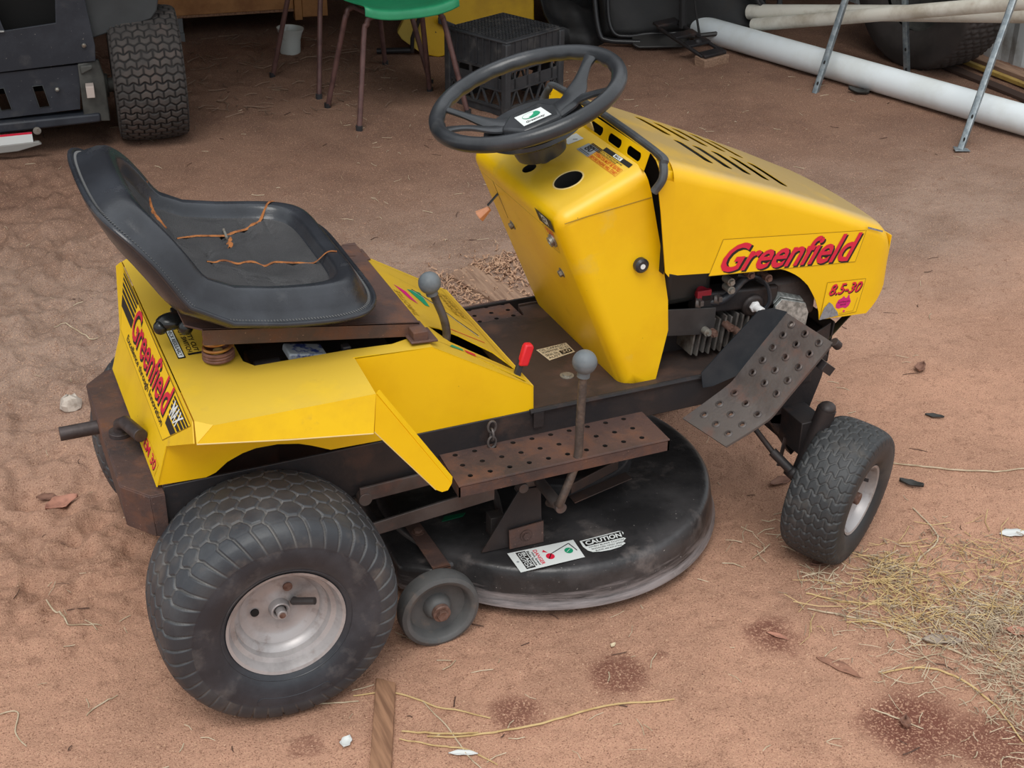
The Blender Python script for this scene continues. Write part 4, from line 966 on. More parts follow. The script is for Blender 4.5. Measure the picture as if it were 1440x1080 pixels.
d = Decal('hood_model_sticker', M, [hs(1.292, .5065), hs(1.398, .4985), hs(1.414, .577), hs(1.301, .592)], base=.0018, label='torn model sticker reading 8.5-30 with a magenta map')
d.n = HN.copy(); d.rect(0, 0, 1, 1, mat('ink_hoodyellow', (246, 196, 10), .4)); d.frame(0, 0, 1, 1, .0011, I_OLV)
d.text('8.5-30', .12, .60, .97, .90, I_BLK, 2, bold=.02, shear=.3); d.text('8.5-30', .10, .63, .95, .94, I_RED, 3, bold=.015, shear=.3)
d.poly([(.36, .34), (.40, .46), (.48, .50), (.53, .56), (.57, .50), (.62, .49), (.66, .60), (.70, .48), (.76, .36), (.73, .24), (.66, .18), (.56, .22), (.46, .20), (.38, .24)], I_MAG, 2)
d.disc(.63, .10, .03, .03, I_MAG, 2); d.text('AUSTRALIAN', .40, .36, .72, .41, I_BLK, 3); d.text('MADE', .48, .28, .64, .33, I_BLK, 3)
d.poly([(-.02, -.03), (.05, .30), (.16, .44), (.26, .36), (.34, .24), (.46, .10), (.50, .0), (.2, -.02)], I_TORN, 4); d.line([(.5, .05), (.9, .06), (.92, .45)], .0008, I_OLV, 3); d.done()
g = G(); g.prism([hs(1.398, .7045, .0026), hs(1.444, .686, .0026), hs(1.444, .682, .0026), hs(1.398, .700, .0026)], tuple(HN*.0003)); obj('hood_scrape', g, I_TORN, M)

# ---- engine seen through the side gap
g = G(); g.box((1.04, .0, .60), (.30, .30, .20)); g.box((1.00, -.10, .60), (.16, .10, .10)); g.box((1.06, .02, .47), (.30, .30, .06)); obj('engine_block', g, BSTEEL, M, bevel=.01)
g = G(); g.box((.975, -.12, .625), (.12, .10, .09)); obj('fuel_tank', g, mat('dark_tank', (46, 46, 44), .45), M, bevel=.018, segs=3)
g = G()
for k in range(13):
    x = .985+k*.0145; g.box((x, -.155, .505), (.0045, .075, .075+.01*(k % 2)), Matrix.Rotation(.12, 3, 'Y'))
g.box((1.075, -.12, .505), (.19, .03, .07))
fo = obj('cooling_fins', g, ALU, M, bevel=.001); fo['kind'] = 'stuff'
g = G(); g.box((1.09, -.165, .578), (.20, .05, .05), Matrix.Rotation(.08, 3, 'Y')); g.cyl((1.125, -.175, .563), (1.125, -.199, .560), .026, 24); obj('cylinder_head', g, BSTEEL, M, bevel=.006)
g = G(); g.cyl((1.125, -.195, .562), (1.129, -.226, .560), .0085, 16); g.lathe([(0, .013), (.006, .013)], (1.125, -.199, .562), (0, -1, 0), 6); obj('spark_plug', g, mat('plug_ceramic', (232, 232, 232), .25), M, bevel=.001)
g = G(); g.lathe([(0, .014), (.016, .016), (.018, .013)], (1.004, -.170, .598), (0, -.5, 1), 4); g.box((1.004, -.185, .603), (.034, .010, .026)); obj('red_primer_cap', g, MAROON, M, bevel=.003)
g = G(); g.tube(catmull([(1.002, -.17, .585), (1.04, -.19, .585), (1.07, -.19, .600), (1.10, -.18, .618), (1.14, -.165, .622)], 6), .009, 12); obj('fuel_hose', g, RUB2, M)
g = G(); g.tube(catmull([(1.08, -.19, .640), (1.13, -.195, .628), (1.155, -.20, .600), (1.16, -.20, .56), (1.13, -.19, .53)], 8), .0045, 10); obj('spark_lead', g, RUB2, M)
for x, z in ((1.035, .590), (.990, .588)): g = G(); g.cyl((x-.004, -.184, z), (x+.006, -.190, z), .0125, 18); g.box((x, -.201, z+.006), (.008, .01, .012)); obj('hose_clamp', g, GSTEEL, M, bevel=.001)
g = G(); g.sheet([(.905, -.196, .592), (1.03, -.196, .575), (1.03, -.196, .512), (.905, -.196, .530)], .004); obj('engine_bracket', g, mat('dark_bracket', (70, 68, 68), .45, .3, var=(56, 54, 54), vscale=9), M, bevel=.001)
for (x, y, z, m_) in ((1.005, -.200, .527, ZINC), (1.024, -.196, .519, RBOLT), (1.062, -.20, .527, RBOLT), (1.085, -.20, .510, RBOLT), (1.052, -.2, .637, ZINC), (1.054, -.2, .618, ZINC), (1.10, -.2, .645, RBOLT), (1.145, -.2, .63, RBOLT)):
    g = G(); g.cyl((x, y+.012, z), (x, y-.012, z), .0085, 16); g.hexbolt((x, y-.012, z), (0, -1, 0), .006, .006); obj('engine_bolt', g, m_, M)
g = G(); g.box((1.225, -.13, .552), (.15, .10, .10)); g.cyl((1.15, -.15, .59), (1.21, -.15, .585), .016, 16); obj('muffler', g, mat('muffler_steel', (84, 78, 76), .6, .3, var=(60, 52, 50), vscale=14), M, bevel=.012)
g = G(); g.prism([(1.205, -.195, .512), (1.207, -.195, .545), (1.222, -.195, .560), (1.285, -.195, .540), (1.296, -.195, .515), (1.292, -.195, .475), (1.25, -.195, .482)], (0, -.008, 0)); g.prism([(1.207, -.195, .545), (1.222, -.195, .560), (1.285, -.195, .540), (1.285, -.15, .555), (1.222, -.15, .575)], (0, 0, .003)); obj('heat_shield', g, SHIELD, M, bevel=.004).location = (-.030, 0, .008)
g = G(); g.box((1.12, .02, .53), (.14, .30, .14)); g.lathe([(0, .13), (.03, .14), (.06, .11), (.08, .05)], (1.06, 0, .70), (0, 0, 1), 40); g.box((1.0, .06, .66), (.2, .24, .12)); obj('engine_shroud', g, mat('shroud_black', (38, 37, 36), .55), M, bevel=.012)
g = G(); g.box((1.02, -.10, .663), (.09, .06, .02)); obj('red_air_filter_edge', g, mat('filter_red', (120, 40, 36), .6), M, bevel=.003)
g = G(); g.prism([(1.27, -.20, .40), (1.345, -.185, .44), (1.345, .185, .44), (1.27, .20, .40)], (0, 0, .006)); g.prism([(1.345, -.185, .375), (1.345, .185, .375), (1.352, .185, .475), (1.352, -.185, .475)], (.004, 0, 0)); g.prism([(1.345, -.185, .475), (1.345, -.185, .38), (1.26, -.2, .38), (1.26, -.2, .448)], (0, .004, 0))
obj('nose_bracket', g, BSTEEL, M, bevel=.001)

# ---- running boards
def board(P_, z, x0, nx_, rows, y0, dn_, xl):
    g = G(); g.prism([(x, y, z) for x, y in P_], (0, 0, -.004)); sg = 1 if y0 < 0 else -1; xa, xb = xl
    o = obj('running_board', g, RUST, M, clean=True); g = G()
    for i in range(nx_):
        for yr in rows: g.cyl((x0+i*.0420, yr, z+.02), (x0+i*.0420, yr, z-.03), .0054, 12)
    cut(o, g, dark=DARK)
    g = G(); z -= .0005
    g.prism([(xa, y0, z), (xb, y0, z), (xb, y0, z-dn_), (xa, y0, z-dn_)], (0, .004*sg, 0))
    yi = P_[0][1]; g.prism([(P_[0][0], yi, z), (xa, y0, z), (xa, y0, z-dn_), (P_[0][0], yi, z-dn_)], (.004, 0, 0))
    ye = P_[-2][1]; ye = -.248 if y0 < 0 else .170; g.prism([(xb, y0, z), (xb, ye, z), (xb, ye, z-dn_), (xb, y0, z-dn_)], (-.004, 0, 0))
    g.tube([(xa, y0+.002*sg, z-.0015), (xb, y0+.002*sg, z-.0015)], .0026, 8)
    obj('board_flange', g, RUST, o); return o
board([(.380, -.215), (.400, -.215), (.416, -.248), (.460, -.248), (.835, -.248), (.835, -.372), (.372, -.372)], .390, .407, 10, (-.263, -.304, -.345), -.372, .026, (.372, .835))
board([(.42, .165), (.742, .165), (.740, .268), (.42, .268)], .442, .471, 7, (.180, .212, .245), .268, .02, (.42, .740))
g = G()
for k in range(3):
    c = V((.487, -.262, .437-.018*k)); a = pi/2*(k % 2)
    pts = [c+V((cos(t)*.0085*cos(a), cos(t)*.0085*sin(a), sin(t)*.013)) for t in [2*pi*i/16 for i in range(16)]]
    g.tube(pts, .0026, 8, closed=True)
ch = obj('chain', g, GSTEEL, M)
# ---- brake pedal / foot plate on the near side
pf = catmull([(.921, 0, .368), (.98, 0, .400), (1.022, 0, .424), (1.040, 0, .438), (1.060, 0, .462), (1.108, 0, .518), (1.157, 0, .574)], 5)
pn = catmull([(.953, 0, .361), (1.00, 0, .380), (1.042, 0, .399), (1.059, 0, .410), (1.082, 0, .436), (1.136, 0, .496), (1.190, 0, .556)], 5)
pc = [(a+b)/2 for a, b in zip(pf, pn)]
g = G(); top = []
ya, yb = -.275, -.400
def sk(p, y): return (p.x+(y+.35)*.0, y, p.z)
for p in pc: top.append(p)
nP = len(pc); vs = []
def fpt(i, v):
    a = pf[i]; b = pn[i]; return V((a.x+(b.x-a.x)*v, ya+(yb-ya)*v, a.z+(b.z-a.z)*v))
for i in range(nP):
    for v in (0, 1): vs.append(tuple(fpt(i, v)))
for i in range(nP):
    for v in (0, 1): p = fpt(i, v); vs.append((p.x+.003, p.y, p.z-.004))
g.v = vs; m = 2*nP
for i in range(nP-1):
    a = 2*i; g.f += [(a, a+1, a+3, a+2), (m+a, m+a+2, m+a+3, m+a+1), (a, a+2, m+a+2, m+a), (a+1, m+a+1, m+a+3, a+3)]
g.f += [(0, m, m+1, 1), (m-2, m-1, 2*m-1, 2*m-2)]; g.m = [0]*len(g.f)
ped = obj('foot_plate', g, GSTEEL, M, clean=True, angle=30)
g = G(); rims = G()
def pd(t, v):   # position along the plate
    L2 = [0]
    for a, b in zip(pc, pc[1:]): L2.append(L2[-1]+(b-a).length)
    s_ = t*L2[-1]; x = float(np.interp(s_, L2, [p.x for p in pc])); z = float(np.interp(s_, L2, [p.z for p in pc])); x2 = float(np.interp(min(s_+.01, L2[-1]), L2, [p.x for p in pc])); z2 = float(np.interp(min(s_+.01, L2[-1]), L2, [p.z for p in pc]))
    x1 = float(np.interp(max(s_-.01, 0), L2, [p.x for p in pc])); z1 = float(np.interp(max(s_-.01, 0), L2, [p.z for p in pc]))
    tt = V((x2-x1, 0, z2-z1)).normalized(); nn = V((-tt.z, -.12, tt.x)).normalized()
    xa = float(np.interp(s_, L2, [p.x for p in pf])); za = float(np.interp(s_, L2, [p.z for p in pf])); xb = float(np.interp(s_, L2, [p.x for p in pn])); zb = float(np.interp(s_, L2, [p.z for p in pn]))
    return V((xa+(xb-xa)*v, ya+(yb-ya)*v, za+(zb-za)*v)), nn
for t in (.10, .22, .345, .53, .64, .75, .86, .95):
    for k, v in enumerate((.20, .50, .80)):
        tt_ = t+(0 if k != 1 else 0.0)
        if t == .95 and k == 2: pass
        p, nn = pd(tt_+(v-.5)*-.0, v); g.cyl(p+nn*.02, p-nn*.02, .0052, 12); rims.lathe([(0, .0095), (.0022, .0072), (.0024, .0060), (.0, .0054)], p, nn, 16, caps=(0, 0))
c = obj('cutter', g, RUST); b = ped.modifiers.new('c', 'BOOLEAN'); b.operation = 'DIFFERENCE'; b.object = c; b.solver = 'EXACT'; b.use_self = True; bake(ped); bpy.data.objects.remove(c)
ro = obj('pressed_hole_rims', rims, GSTEEL, ped); ro['kind'] = 'stuff'
g = G(); g.sheet([(1.123, -.272, .590), (1.090, -.268, .588), (.966, -.262, .462), (.972, -.263, .426), (.994, -.266, .427), (1.045, -.273, .444), (1.158, -.274, .576)], .003); obj('foot_plate_flange', g, mat('blue_black_steel', (44, 50, 56), .4, .3, var=(58, 62, 66), vscale=12), M)
g = G(); g.prism([(1.165, -.30, .56), (1.10, -.30, .45), (1.10, -.30, .40), (1.18, -.30, .43)], (0, -.004, 0)); g.cyl((1.192, -.40, .558), (1.205, -.40, .545), .010, 12); g.box((1.18, -.33, .50), (.02, .16, .03), Matrix.Rotation(-.9, 3, 'Y')); obj('foot_plate_bracket', g, BSTEEL, M, bevel=.001)
# ---- levers
g = G(); g.tube(catmull([sp(.440, -.150, -.02), (.435, -.150, .605), (.430, -.146, .64), (.418, -.141, .675), (.409, -.139, .70)], 6), .0085, 14); obj('gear_lever', g, mat('lever_steel', (92, 86, 84), .4, .5, var=(60, 54, 52), vscale=30), M)
gl = bpy.data.objects['gear_lever']
g = G(); g.sphere((.405, -.139, .716), .0225, 32); g.lathe([(-.001, .0229), (.001, .0229)], (.405, -.139, .716), (.25, -.1, 1), 32, caps=(0, 0)); g.cyl((.410, -.139, .690), (.408, -.139, .700), .012, 16); obj('lever_knob', g, KNOB, gl)
g = G(); g.prism([(.552, -.217, .505), (.566, -.217, .503), (.582, -.210, .548), (.570, -.210, .550)], (0, .010, 0)); rl = obj('throttle_lever', g, PLAS, M, bevel=.001)
g = G(); g.prism([(.565, -.218, .536), (.585, -.218, .532), (.600, -.214, .570), (.596, -.214, .578), (.582, -.214, .580), (.578, -.214, .574)], (0, .016, 0)); obj('lever_grip', g, RED, rl, bevel=.004, segs=3)
g = G(); g.tube(catmull([(.600, -.30, .250), (.597, -.352, .278), (.600, -.362, .300), (.618, -.362, .345), (.632, -.361, .393), (.634, -.361, .46), (.637, -.360, .55), (.638, -.360, .575)], 6), .0088, 14); hl = obj('height_lever', g, mat('worn_lever', (84, 76, 72), .5, .4, var=(112, 98, 88), vscale=40, bump=.3, bscale=200), M)
g = G(); g.sphere((.640, -.360, .602), .0245, 32); g.lathe([(-.001, .0249), (.001, .0249)], (.640, -.360, .602), (0, 0, 1), 32, caps=(0, 0)); g.cyl((.638, -.36, .570), (.639, -.36, .582), .013, 16); obj('lever_knob', g, KNOB, hl)

# ---- cutting deck
DC = V((.72, 0, 0))
g = G(); prof = [(.130, .001), (.131, .14), (.130, .30), (.129, .362), (.1265, .376), (.122, .385), (.115, .390), (.095, .3935), (.060, .399), (.048, .4015), (.040, .407), (.035, .407), (.038, .398), (.10, .387), (.12, .36), (.122, .001)]
g.lathe([(a, r) for a, r in prof], DC, (0, 0, 1), 120, caps=(0, 0), mis=[0, 0, 0, 0, 0, 0, 0, 0, 0, 0, 0, 0, 0, 0, 0])
def add_edge_wear(m):   # chalky wear along the deck's lower rim
    t = m.node_tree; N = t.nodes; L = t.links; b = N['Principled BSDF']; src = b.inputs['Base Color'].links[0].from_socket
    co = N.new('ShaderNodeTexCoord'); sp_ = N.new('ShaderNodeSeparateXYZ'); L.new(co.outputs['Object'], sp_.inputs[0])
    mp = N.new('ShaderNodeMapping'); mp.inputs['Scale'].default_value = (5, 5, 60); L.new(co.outputs['Object'], mp.inputs[0])
    n = N.new('ShaderNodeTexNoise'); n.inputs['Scale'].default_value = 1.6; n.inputs['Detail'].default_value = 9; n.inputs['Roughness'].default_value = .7; L.new(mp.outputs[0], n.inputs['Vector'])
    mz = N.new('ShaderNodeMapRange'); mz.inputs['From Min'].default_value = .108; mz.inputs['From Max'].default_value = .034; L.new(sp_.outputs['Z'], mz.inputs['Value'])
    ad = N.new('ShaderNodeMath'); ad.operation = 'MULTIPLY_ADD'; ad.inputs[1].default_value = .62; L.new(mz.outputs[0], ad.inputs[0]); L.new(n.outputs['Fac'], ad.inputs[2])
    mr = N.new('ShaderNodeMapRange'); mr.inputs['From Min'].default_value = .78; mr.inputs['From Max'].default_value = 1.12; mr.inputs['To Max'].default_value = .8; L.new(ad.outputs[0], mr.inputs['Value'])
    x = N.new('ShaderNodeMix'); x.data_type = 'RGBA'; L.new(mr.outputs[0], x.inputs['Factor']); L.new(src, x.inputs[6]); x.inputs[7].default_value = (*lin((158, 150, 150)), 1); L.new(x.outputs[2], b.inputs['Base Color'])
add_edge_wear(DECKM)
deck = obj('cutting_deck', g, [DECKM, mat('chalky_deck_lip', (96, 92, 92), .55, var=(60, 58, 58), vscale=9, dust=(150, 142, 140), dscale=17, dlo=.45, dhi=.75, bump=.4, bscale=40)], M, angle=50)
g = G(); g.prism([(.30, -.20, .105), (.36, -.25, .112), (.60, -.2, .112), (.60, .30, .112), (.30, .2, .105)], (0, 0, -.068)); obj('deck_tail', g, DECKM, M, bevel=.012, segs=3)
g = G(); g.lathe([(0, .17), (.028, .165), (.040, .15), (.044, .0005)], (.78, .03, .128), (0, 0, 1), 56); g.cyl((.76, .02, .17), (.76, .02, .36), .05, 28); g.box((.72, .06, .19), (.35, .1, .03))
obj('spindle_housing', g, BSTEEL, M, bevel=.003)
g = G(); g.prism([(.345, -.10, .138), (.378, -.10, .138), (.385, -.288, .138), (.347, -.288, .138)], (0, 0, .004)); g.prism([(.347, -.288, .142), (.385, -.288, .142), (.385, -.288, .07), (.347, -.288, .07)], (0, .004, 0)); obj('wheel_strap', g, RUST, M, bevel=.001)
g = G(); g.hexbolt((.362, -.150, .142), (0, 0, 1), .009, .006); obj('strap_bolt', g, RBOLT, M)
g = G(); g.prism([(.468, -.282, .132), (.606, -.288, .132), (.606, -.276, .262), (.556, -.276, .265)], (0, .004, 0)); g.prism([(.606, -.288, .132), (.606, -.240, .132), (.606, -.236, .245), (.606, -.276, .262)], (-.003, 0, 0)); g.prism([(.556, -.276, .265), (.606, -.276, .262), (.606, -.240, .262), (.556, -.240, .265)], (0, 0, -.004))
obj('height_bracket', g, BSTEEL, M, bevel=.001).location = (-.004, .022, 0)
g = G(); g.prism([(.528, -.290, .133), (.606, -.292, .133), (.607, -.287, .183), (.528, -.286, .178)], (0, -.004, 0)); g.hexbolt((.566, -.293, .158), (0, -1, 0), .009, .004); obj('bracket_tab', g, RUST, M, bevel=.001).location = (-.004, .022, 0)
g = G(); g.cyl((.600, -.36, .272), (.600, -.16, .272), .012, 16); g.prism([(.55, -.25, .255), (.61, -.25, .255), (.61, -.25, .30), (.57, -.25, .30)], (0, .02, 0)); g.cyl((.555, -.272, .278), (.555, -.25, .278), .011, 14); g.tube([(.50, -.18, .30), (.535, -.17, .20), (.55, -.16, .14)], .008, 10); g.box((.52, -.20, .155), (.03, .03, .05))
obj('height_linkage', g, GSTEEL, M, bevel=.001)
g = G(); g.prism([(.70, -.20, .185), (.84, -.15, .185), (.84, -.15, .21), (.70, -.20, .21)], (0, .004, 0)); g.prism([(.70, -.22, .172), (.86, -.18, .172), (.86, -.15, .172), (.70, -.19, .172)], (0, 0, .003)); obj('deck_hanger', g, PLATE, M, bevel=.001)
dz = .1312
d = Decal('blade_clutch_plate', M, [(.514, -.354, dz), (.660, -.356, dz), (.664, -.290, dz), (.514, -.282, dz)], base=.0012, label='white blade clutch plate with red and green spots')
d.n = V((0, 0, 1)); d.rect(0, 0, 1, 1, I_PALE); d.disc(.06, .5, .02, .04, I_GRY); d.rect(.11, .08, .25, .94, I_BLK, 1)
d.text('BLADE', .185, .14, .235, .88, I_WHT, 2, bold=.02, rot=1); d.text('CLUTCH', .125, .14, .175, .88, I_WHT, 2, bold=.02, rot=1)
d.text('DANGER', .355, .12, .415, .88, I_RED, 2, bold=.02, rot=1); d.text('High Speed', .305, .14, .345, .80, I_BLK, 2, bold=.02, rot=1); d.text('Blades Revolve', .262, .14, .30, .9, I_BLK, 2, bold=.02, rot=1)
d.disc(.54, .42, .062, .15, I_RED, 2); d.poly([(.47, .70), (.50, .80), (.54, .62)], I_RED, 2); d.disc(.84, .50, .062, .15, I_GRN, 2)
d.line([(.50, .30), (.58, .55)], .0022, I_BLK, 3); d.line([(.59, .55), (.90, .86), (.955, .42)], .0022, I_BLK, 2); d.line([(.80, .44), (.87, .56)], .001, I_WHT, 3); d.done()
d = Decal('caution_sticker', M, [(.672, -.352, dz), (.765, -.357, dz), (.778, -.297, dz), (.672, -.300, dz)], base=.0012, label='peeling white sticker reading CAUTION')
d.n = V((0, 0, 1)); d.poly([(.04, .28), (.12, .12), (.30, .04), (.55, .02), (.80, .08), (.94, .22), (.90, .34), (1.0, .48), (.94, .58), (1.0, .82), (.97, .94), (.90, .99), (.02, 1.0), (.0, .6)], I_PALE)
d.rect(.06, .56, .97, .93, I_BLK, 1); d.text('CAUTION', .10, .61, .93, .88, I_WHT, 2, bold=.03)
d.text('WHEN BLADE CLUTCH', .10, .41, .94, .50, I_BLK, 1, bold=.01); d.text('ENGAGED HIGH SPEED', .14, .26, .92, .35, I_BLK, 1, bold=.01); d.text('BLADES ARE ROTATING', .20, .11, .84, .20, I_BLK, 1, bold=.01); d.done()
g = G(); g.prism([(.428, -.120, .132), (.478, -.118, .132), (.488, -.108, .132), (.440, -.104, .132)], (0, 0, .002)); obj('green_plastic_sliver', g, mat('dark_green', (20, 96, 66), .3), M)
# gauge wheel
g = G(); gw_ = V((.337, -.337, .083))
g.lathe([(-.022, .066), (-.024, .074), (-.020, .082), (-.010, .0855), (.010, .0855), (.018, .083), (.022, .075), (.020, .068), (.016, .065), (-.004, .060), (-.008, .030), (.004, .027), (.012, .022), (.014, .018), (.014, .0005)], gw_, (0, -1, 0), 64, caps=(0, 0))

gwh = obj('gauge_wheel', g, mat('grey_solid_rubber', (78, 78, 78), .6, var=(92, 92, 92), vscale=9, dust=(112, 100, 92), dscale=30, dlo=.58, dhi=.8, bump=.12, bscale=120), M, angle=40)
g = G(); g.cyl(gw_+V((0, -.014, 0)), gw_+V((0, -.024, 0)), .019, 24); g.hexbolt(gw_+V((0, -.024, 0)), (0, -1, 0), .0125, .008); g.cyl(gw_, gw_+V((0, .05, 0)), .008, 12); obj('wheel_bolt', g, RBOLT, gwh, bevel=.001)

# ---- front axle, kingpins, rods, front plate
for s_ in (-1, 1):
    K0 = V((1.248, .335*s_, .352)); K1 = V((1.206, .325*s_, .185))
    g = G(); g.cyl(K1, K0, .0215, 20); g.sphere(K0+V((0, 0, .002)), .020, 16, sc_=(1, 1, .7))
    kp = obj('kingpin', g, BSTEEL, M)
    g = G(); g.cyl(K1+V((0, 0, .01)), V((1.27, .372*s_, .158)), .012, 14); g.prism([K1+V((-.03, -.02, .0)), K1+V((.02, -.02, 0)), K1+V((.02, .02, 0)), K1+V((-.03, .02, 0))], (0, 0, .008)); obj('spindle', g, BSTEEL, M)
g = G(); g.prism([(1.195, -.325, .240), (1.255, -.325, .240), (1.255, -.325, .320), (1.195, -.325, .320)], (0, .65, 0)); g.prism([(1.20, -.06, .24), (1.28, -.06, .24), (1.28, -.06, .36), (1.20, -.06, .36)], (0, .12, 0)); obj('front_axle', g, BSTEEL, M, bevel=.002)
g = G(); g.prism([(1.262, -.245, .445), (1.30, -.245, .430), (1.292, -.245, .376), (1.268, -.245, .30), (1.215, -.245, .270), (1.14, -.245, .292), (1.10, -.245, .335), (1.09, -.245, .445)], (0, .005, 0)); g.prism([(1.16, -.245, .30), (1.235, -.245, .185), (1.262, -.245, .21), (1.25, -.245, .31)], (0, .02, 0))
obj('front_side_plate', g, BSTEEL, M, bevel=.001)
g = G(); g.tube([(1.115, -.235, .30), (1.15, -.29, .24), (1.172, -.325, .212)], .0062, 12); g.tube([(1.150, -.29, .24), (1.176, -.33, .208)], .0105, 14); g.sphere((1.180, -.336, .203), .015, 16); g.tube([(1.180, -.336, .203), (1.232, -.302, .19)], .009, 10); obj('tie_rod', g, BSTEEL, M)
g = G(); g.tube([(1.196, -.27, .255), (1.186, -.275, .215), (1.178, -.28, .19)], .006, 8, flat_=.4); obj('stop_tab', g, BSTEEL, M)
g = G()
for x, z in ((1.24, .40), (1.255, .33), (1.20, .42)): g.cyl((x, -.25, z), (x, -.246, z), .006, 10)

# ================================================================== BACKGROUND THINGS
# ---- dark ride-on machine at the left, only its rear corner in view. local frame: u right, n away, w up
O2 = V((.389, 3.074, 0)); a2 = rad(-6.5); U2 = V((cos(a2), sin(a2), 0)); N2 = V((-sin(a2), cos(a2), 0))
m2 = thing('parked_mower', 'dark navy machine cut off by the left edge, wide knobbly tyre under a grey fender', 'mower')
def L2(u, n, z): return O2+U2*u+N2*n+V((0, 0, z))
ty = tyre_mesh('tyre', [(-.095, .11), (-.118, .14), (-.134, .18), (-.136, .215), (-.128, .240), (-.105, .250), (-.05, .2555), (0, .257), (.05, .2555), (.105, .250), (.128, .240), (.136, .215), (.134, .18), (.118, .14), (.095, .11)],
    .262, 760, 6, .043, .030, .005, .128, .140, [mat('dusty_tyre', (62, 58, 56), .8, var=(78, 72, 68), vscale=9, dust=(96, 82, 76), dscale=10, dlo=.5, dhi=.8), mat('dusty_tyre', (0, 0, 0))], gw=.0058, wav=.16, lat=.0, ns=190)
add_groove(MATS['dusty_tyre'], (24, 22, 22), 1.1)
o = bpy.data.objects.new('tyre', ty); COL.objects.link(o); o.parent = m2; o.location = L2(.003, .02, .255); o.rotation_euler = (0, rad(-3), a2+pi/2)
o.matrix_world = Matrix.Translation(L2(.0, .02, .258)) @ Matrix.Rotation(a2+pi/2, 4, 'Z')
g = G(); g.cyl(L2(-.10, .02, .255), L2(.06, .02, .255), .11, 32); obj('rim', g, GREYF, m2, bevel=.004)
def box2(name, u0, u1, n0, n1, z0, z1, m, bev=.004):
    g = G(); P = [L2(u0, n0, z0), L2(u1, n0, z0), L2(u1, n1, z0), L2(u0, n1, z0)]; g.prism(P, (0, 0, z1-z0)); return obj(name, g, m, m2, bevel=bev)
g = G(); P = [(-.205, .435), (.035, .497), (.060, .530), (.075, .60), (.075, .72), (-.24, .74), (-.24, .42)]
g.prism([L2(u, -.10, z) for u, z in P], tuple(N2*.42)); obj('fender', g, GREYF, m2, bevel=.006, segs=3)
g = G(); P = [(-.95, .36), (-.95, .235), (-.20, .260), (-.185, .37), (-.20, .70), (-.285, .72), (-.29, .50), (-.52, .475), (-.56, .70), (-.95, .70)]
P = [(-.95, .322), (-.190, .362), (-.185, .42), (-.21, .72), (-.29, .72), (-.315, .515), (-.50, .498), (-.55, .72), (-.95, .72)]
g.prism([L2(u, -.14, z) for u, z in P], tuple(N2*.012)); g.prism([L2(-.95, -.155, .500), L2(-.50, -.155, .496), L2(-.50, -.14, .496), L2(-.95, -.14, .5)], (0, 0, .005), 1)
obj('upper_panel', g, [NAVY, mat('chipped_edge', (170, 170, 168), .6)], m2, bevel=.003)
box2('inner_body', -.95, -.20, .0, .5, .22, .80, DARK)
g = G(); g.prism([L2(-.95, -.13, .148), L2(-.272, -.13, .178), L2(-.250, -.13, .350), L2(-.95, -.13, .322)], tuple(N2*.012)); lo_ = obj('lower_panel', g, NAVY, m2)
g = G()
for u in (-.42, -.56, -.70):
    g.prism([L2(u, -.2, .195), L2(u+.040, -.2, .197), L2(u+.024, -.2, .282), L2(u-.014, -.2, .280)], tuple(N2*.2))
cut(lo_, g, dark=DARK)
g = G()
for u in (-.42, -.56, -.70): g.tube([L2(u-.014, -.132, .280), L2(u, -.132, .195), L2(u+.040, -.132, .197), L2(u+.024, -.132, .282), L2(u-.014, -.132, .280)], .0022, 6)
obj('slot_edging', g, GREYF, m2)
g = G(); g.prism([L2(-.262, -.145, .130), L2(-.165, -.13, .12), L2(-.165, -.12, .290), L2(-.180, -.12, .360), L2(-.258, -.145, .355)], tuple(N2*.03)); g.prism([L2(-.250, -.15, .315), L2(-.205, -.15, .335), L2(-.205, -.15, .350), L2(-.250, -.15, .348)], tuple(N2*.01)); obj('corner_bracket', g, mat('grimy_bracket', (78, 78, 74), .7, var=(58, 58, 56), vscale=14), m2, bevel=.006)
box2('pale_block', -.240, -.210, -.19, -.14, .235, .280, mat('pale_block', (190, 176, 168), .6), .002)
g = G(); g.prism([L2(-.95, -.17, .105), L2(-.20, -.15, .125), L2(-.20, -.15, .160), L2(-.95, -.17, .150)], tuple(N2*.08)); obj('rear_bar', g, NAVY, m2, bevel=.008)
d = Decal('reflector', m2, [L2(-.95, -.176, .062), L2(-.46, -.176, .078), L2(-.46, -.176, .118), L2(-.95, -.176, .110)], base=.001, label='white plate with a red stripe'); d.n = -N2
d.rect(0, 0, 1, 1, I_PALE); d.rect(0, .8, 1, 1, I_RED, 1); d.done()
g = G(); g.prism([L2(-.95, -.18, .030), L2(-.52, -.18, .046), L2(-.43, -.18, .066), L2(-.44, -.18, .078), L2(-.95, -.18, .062)], tuple(N2*.02)); obj('bottom_lip', g, mat('grey_lip', (142, 140, 136), .6), m2, bevel=.003)
g = G(); g.cyl(L2(-.25, .02, .22), L2(-.10, .02, .22), .028, 18); g.cyl(L2(-.20, .02, .22), L2(-.155, .02, .22), .046, 20); obj('axle', g, mat('grimy_bracket', (78, 78, 74)), m2, bevel=.004)
for (u, z) in ((-.225, .425), (-.345, .265)): g = G(); g.sphere(L2(u, -.145, z), .009, 14); obj('panel_bolt', g, ZINC, m2)
g = G(); g.hexbolt(L2(-.44, -.175, .12), -N2, .010, .005); obj('panel_bolt', g, ZINC, m2)

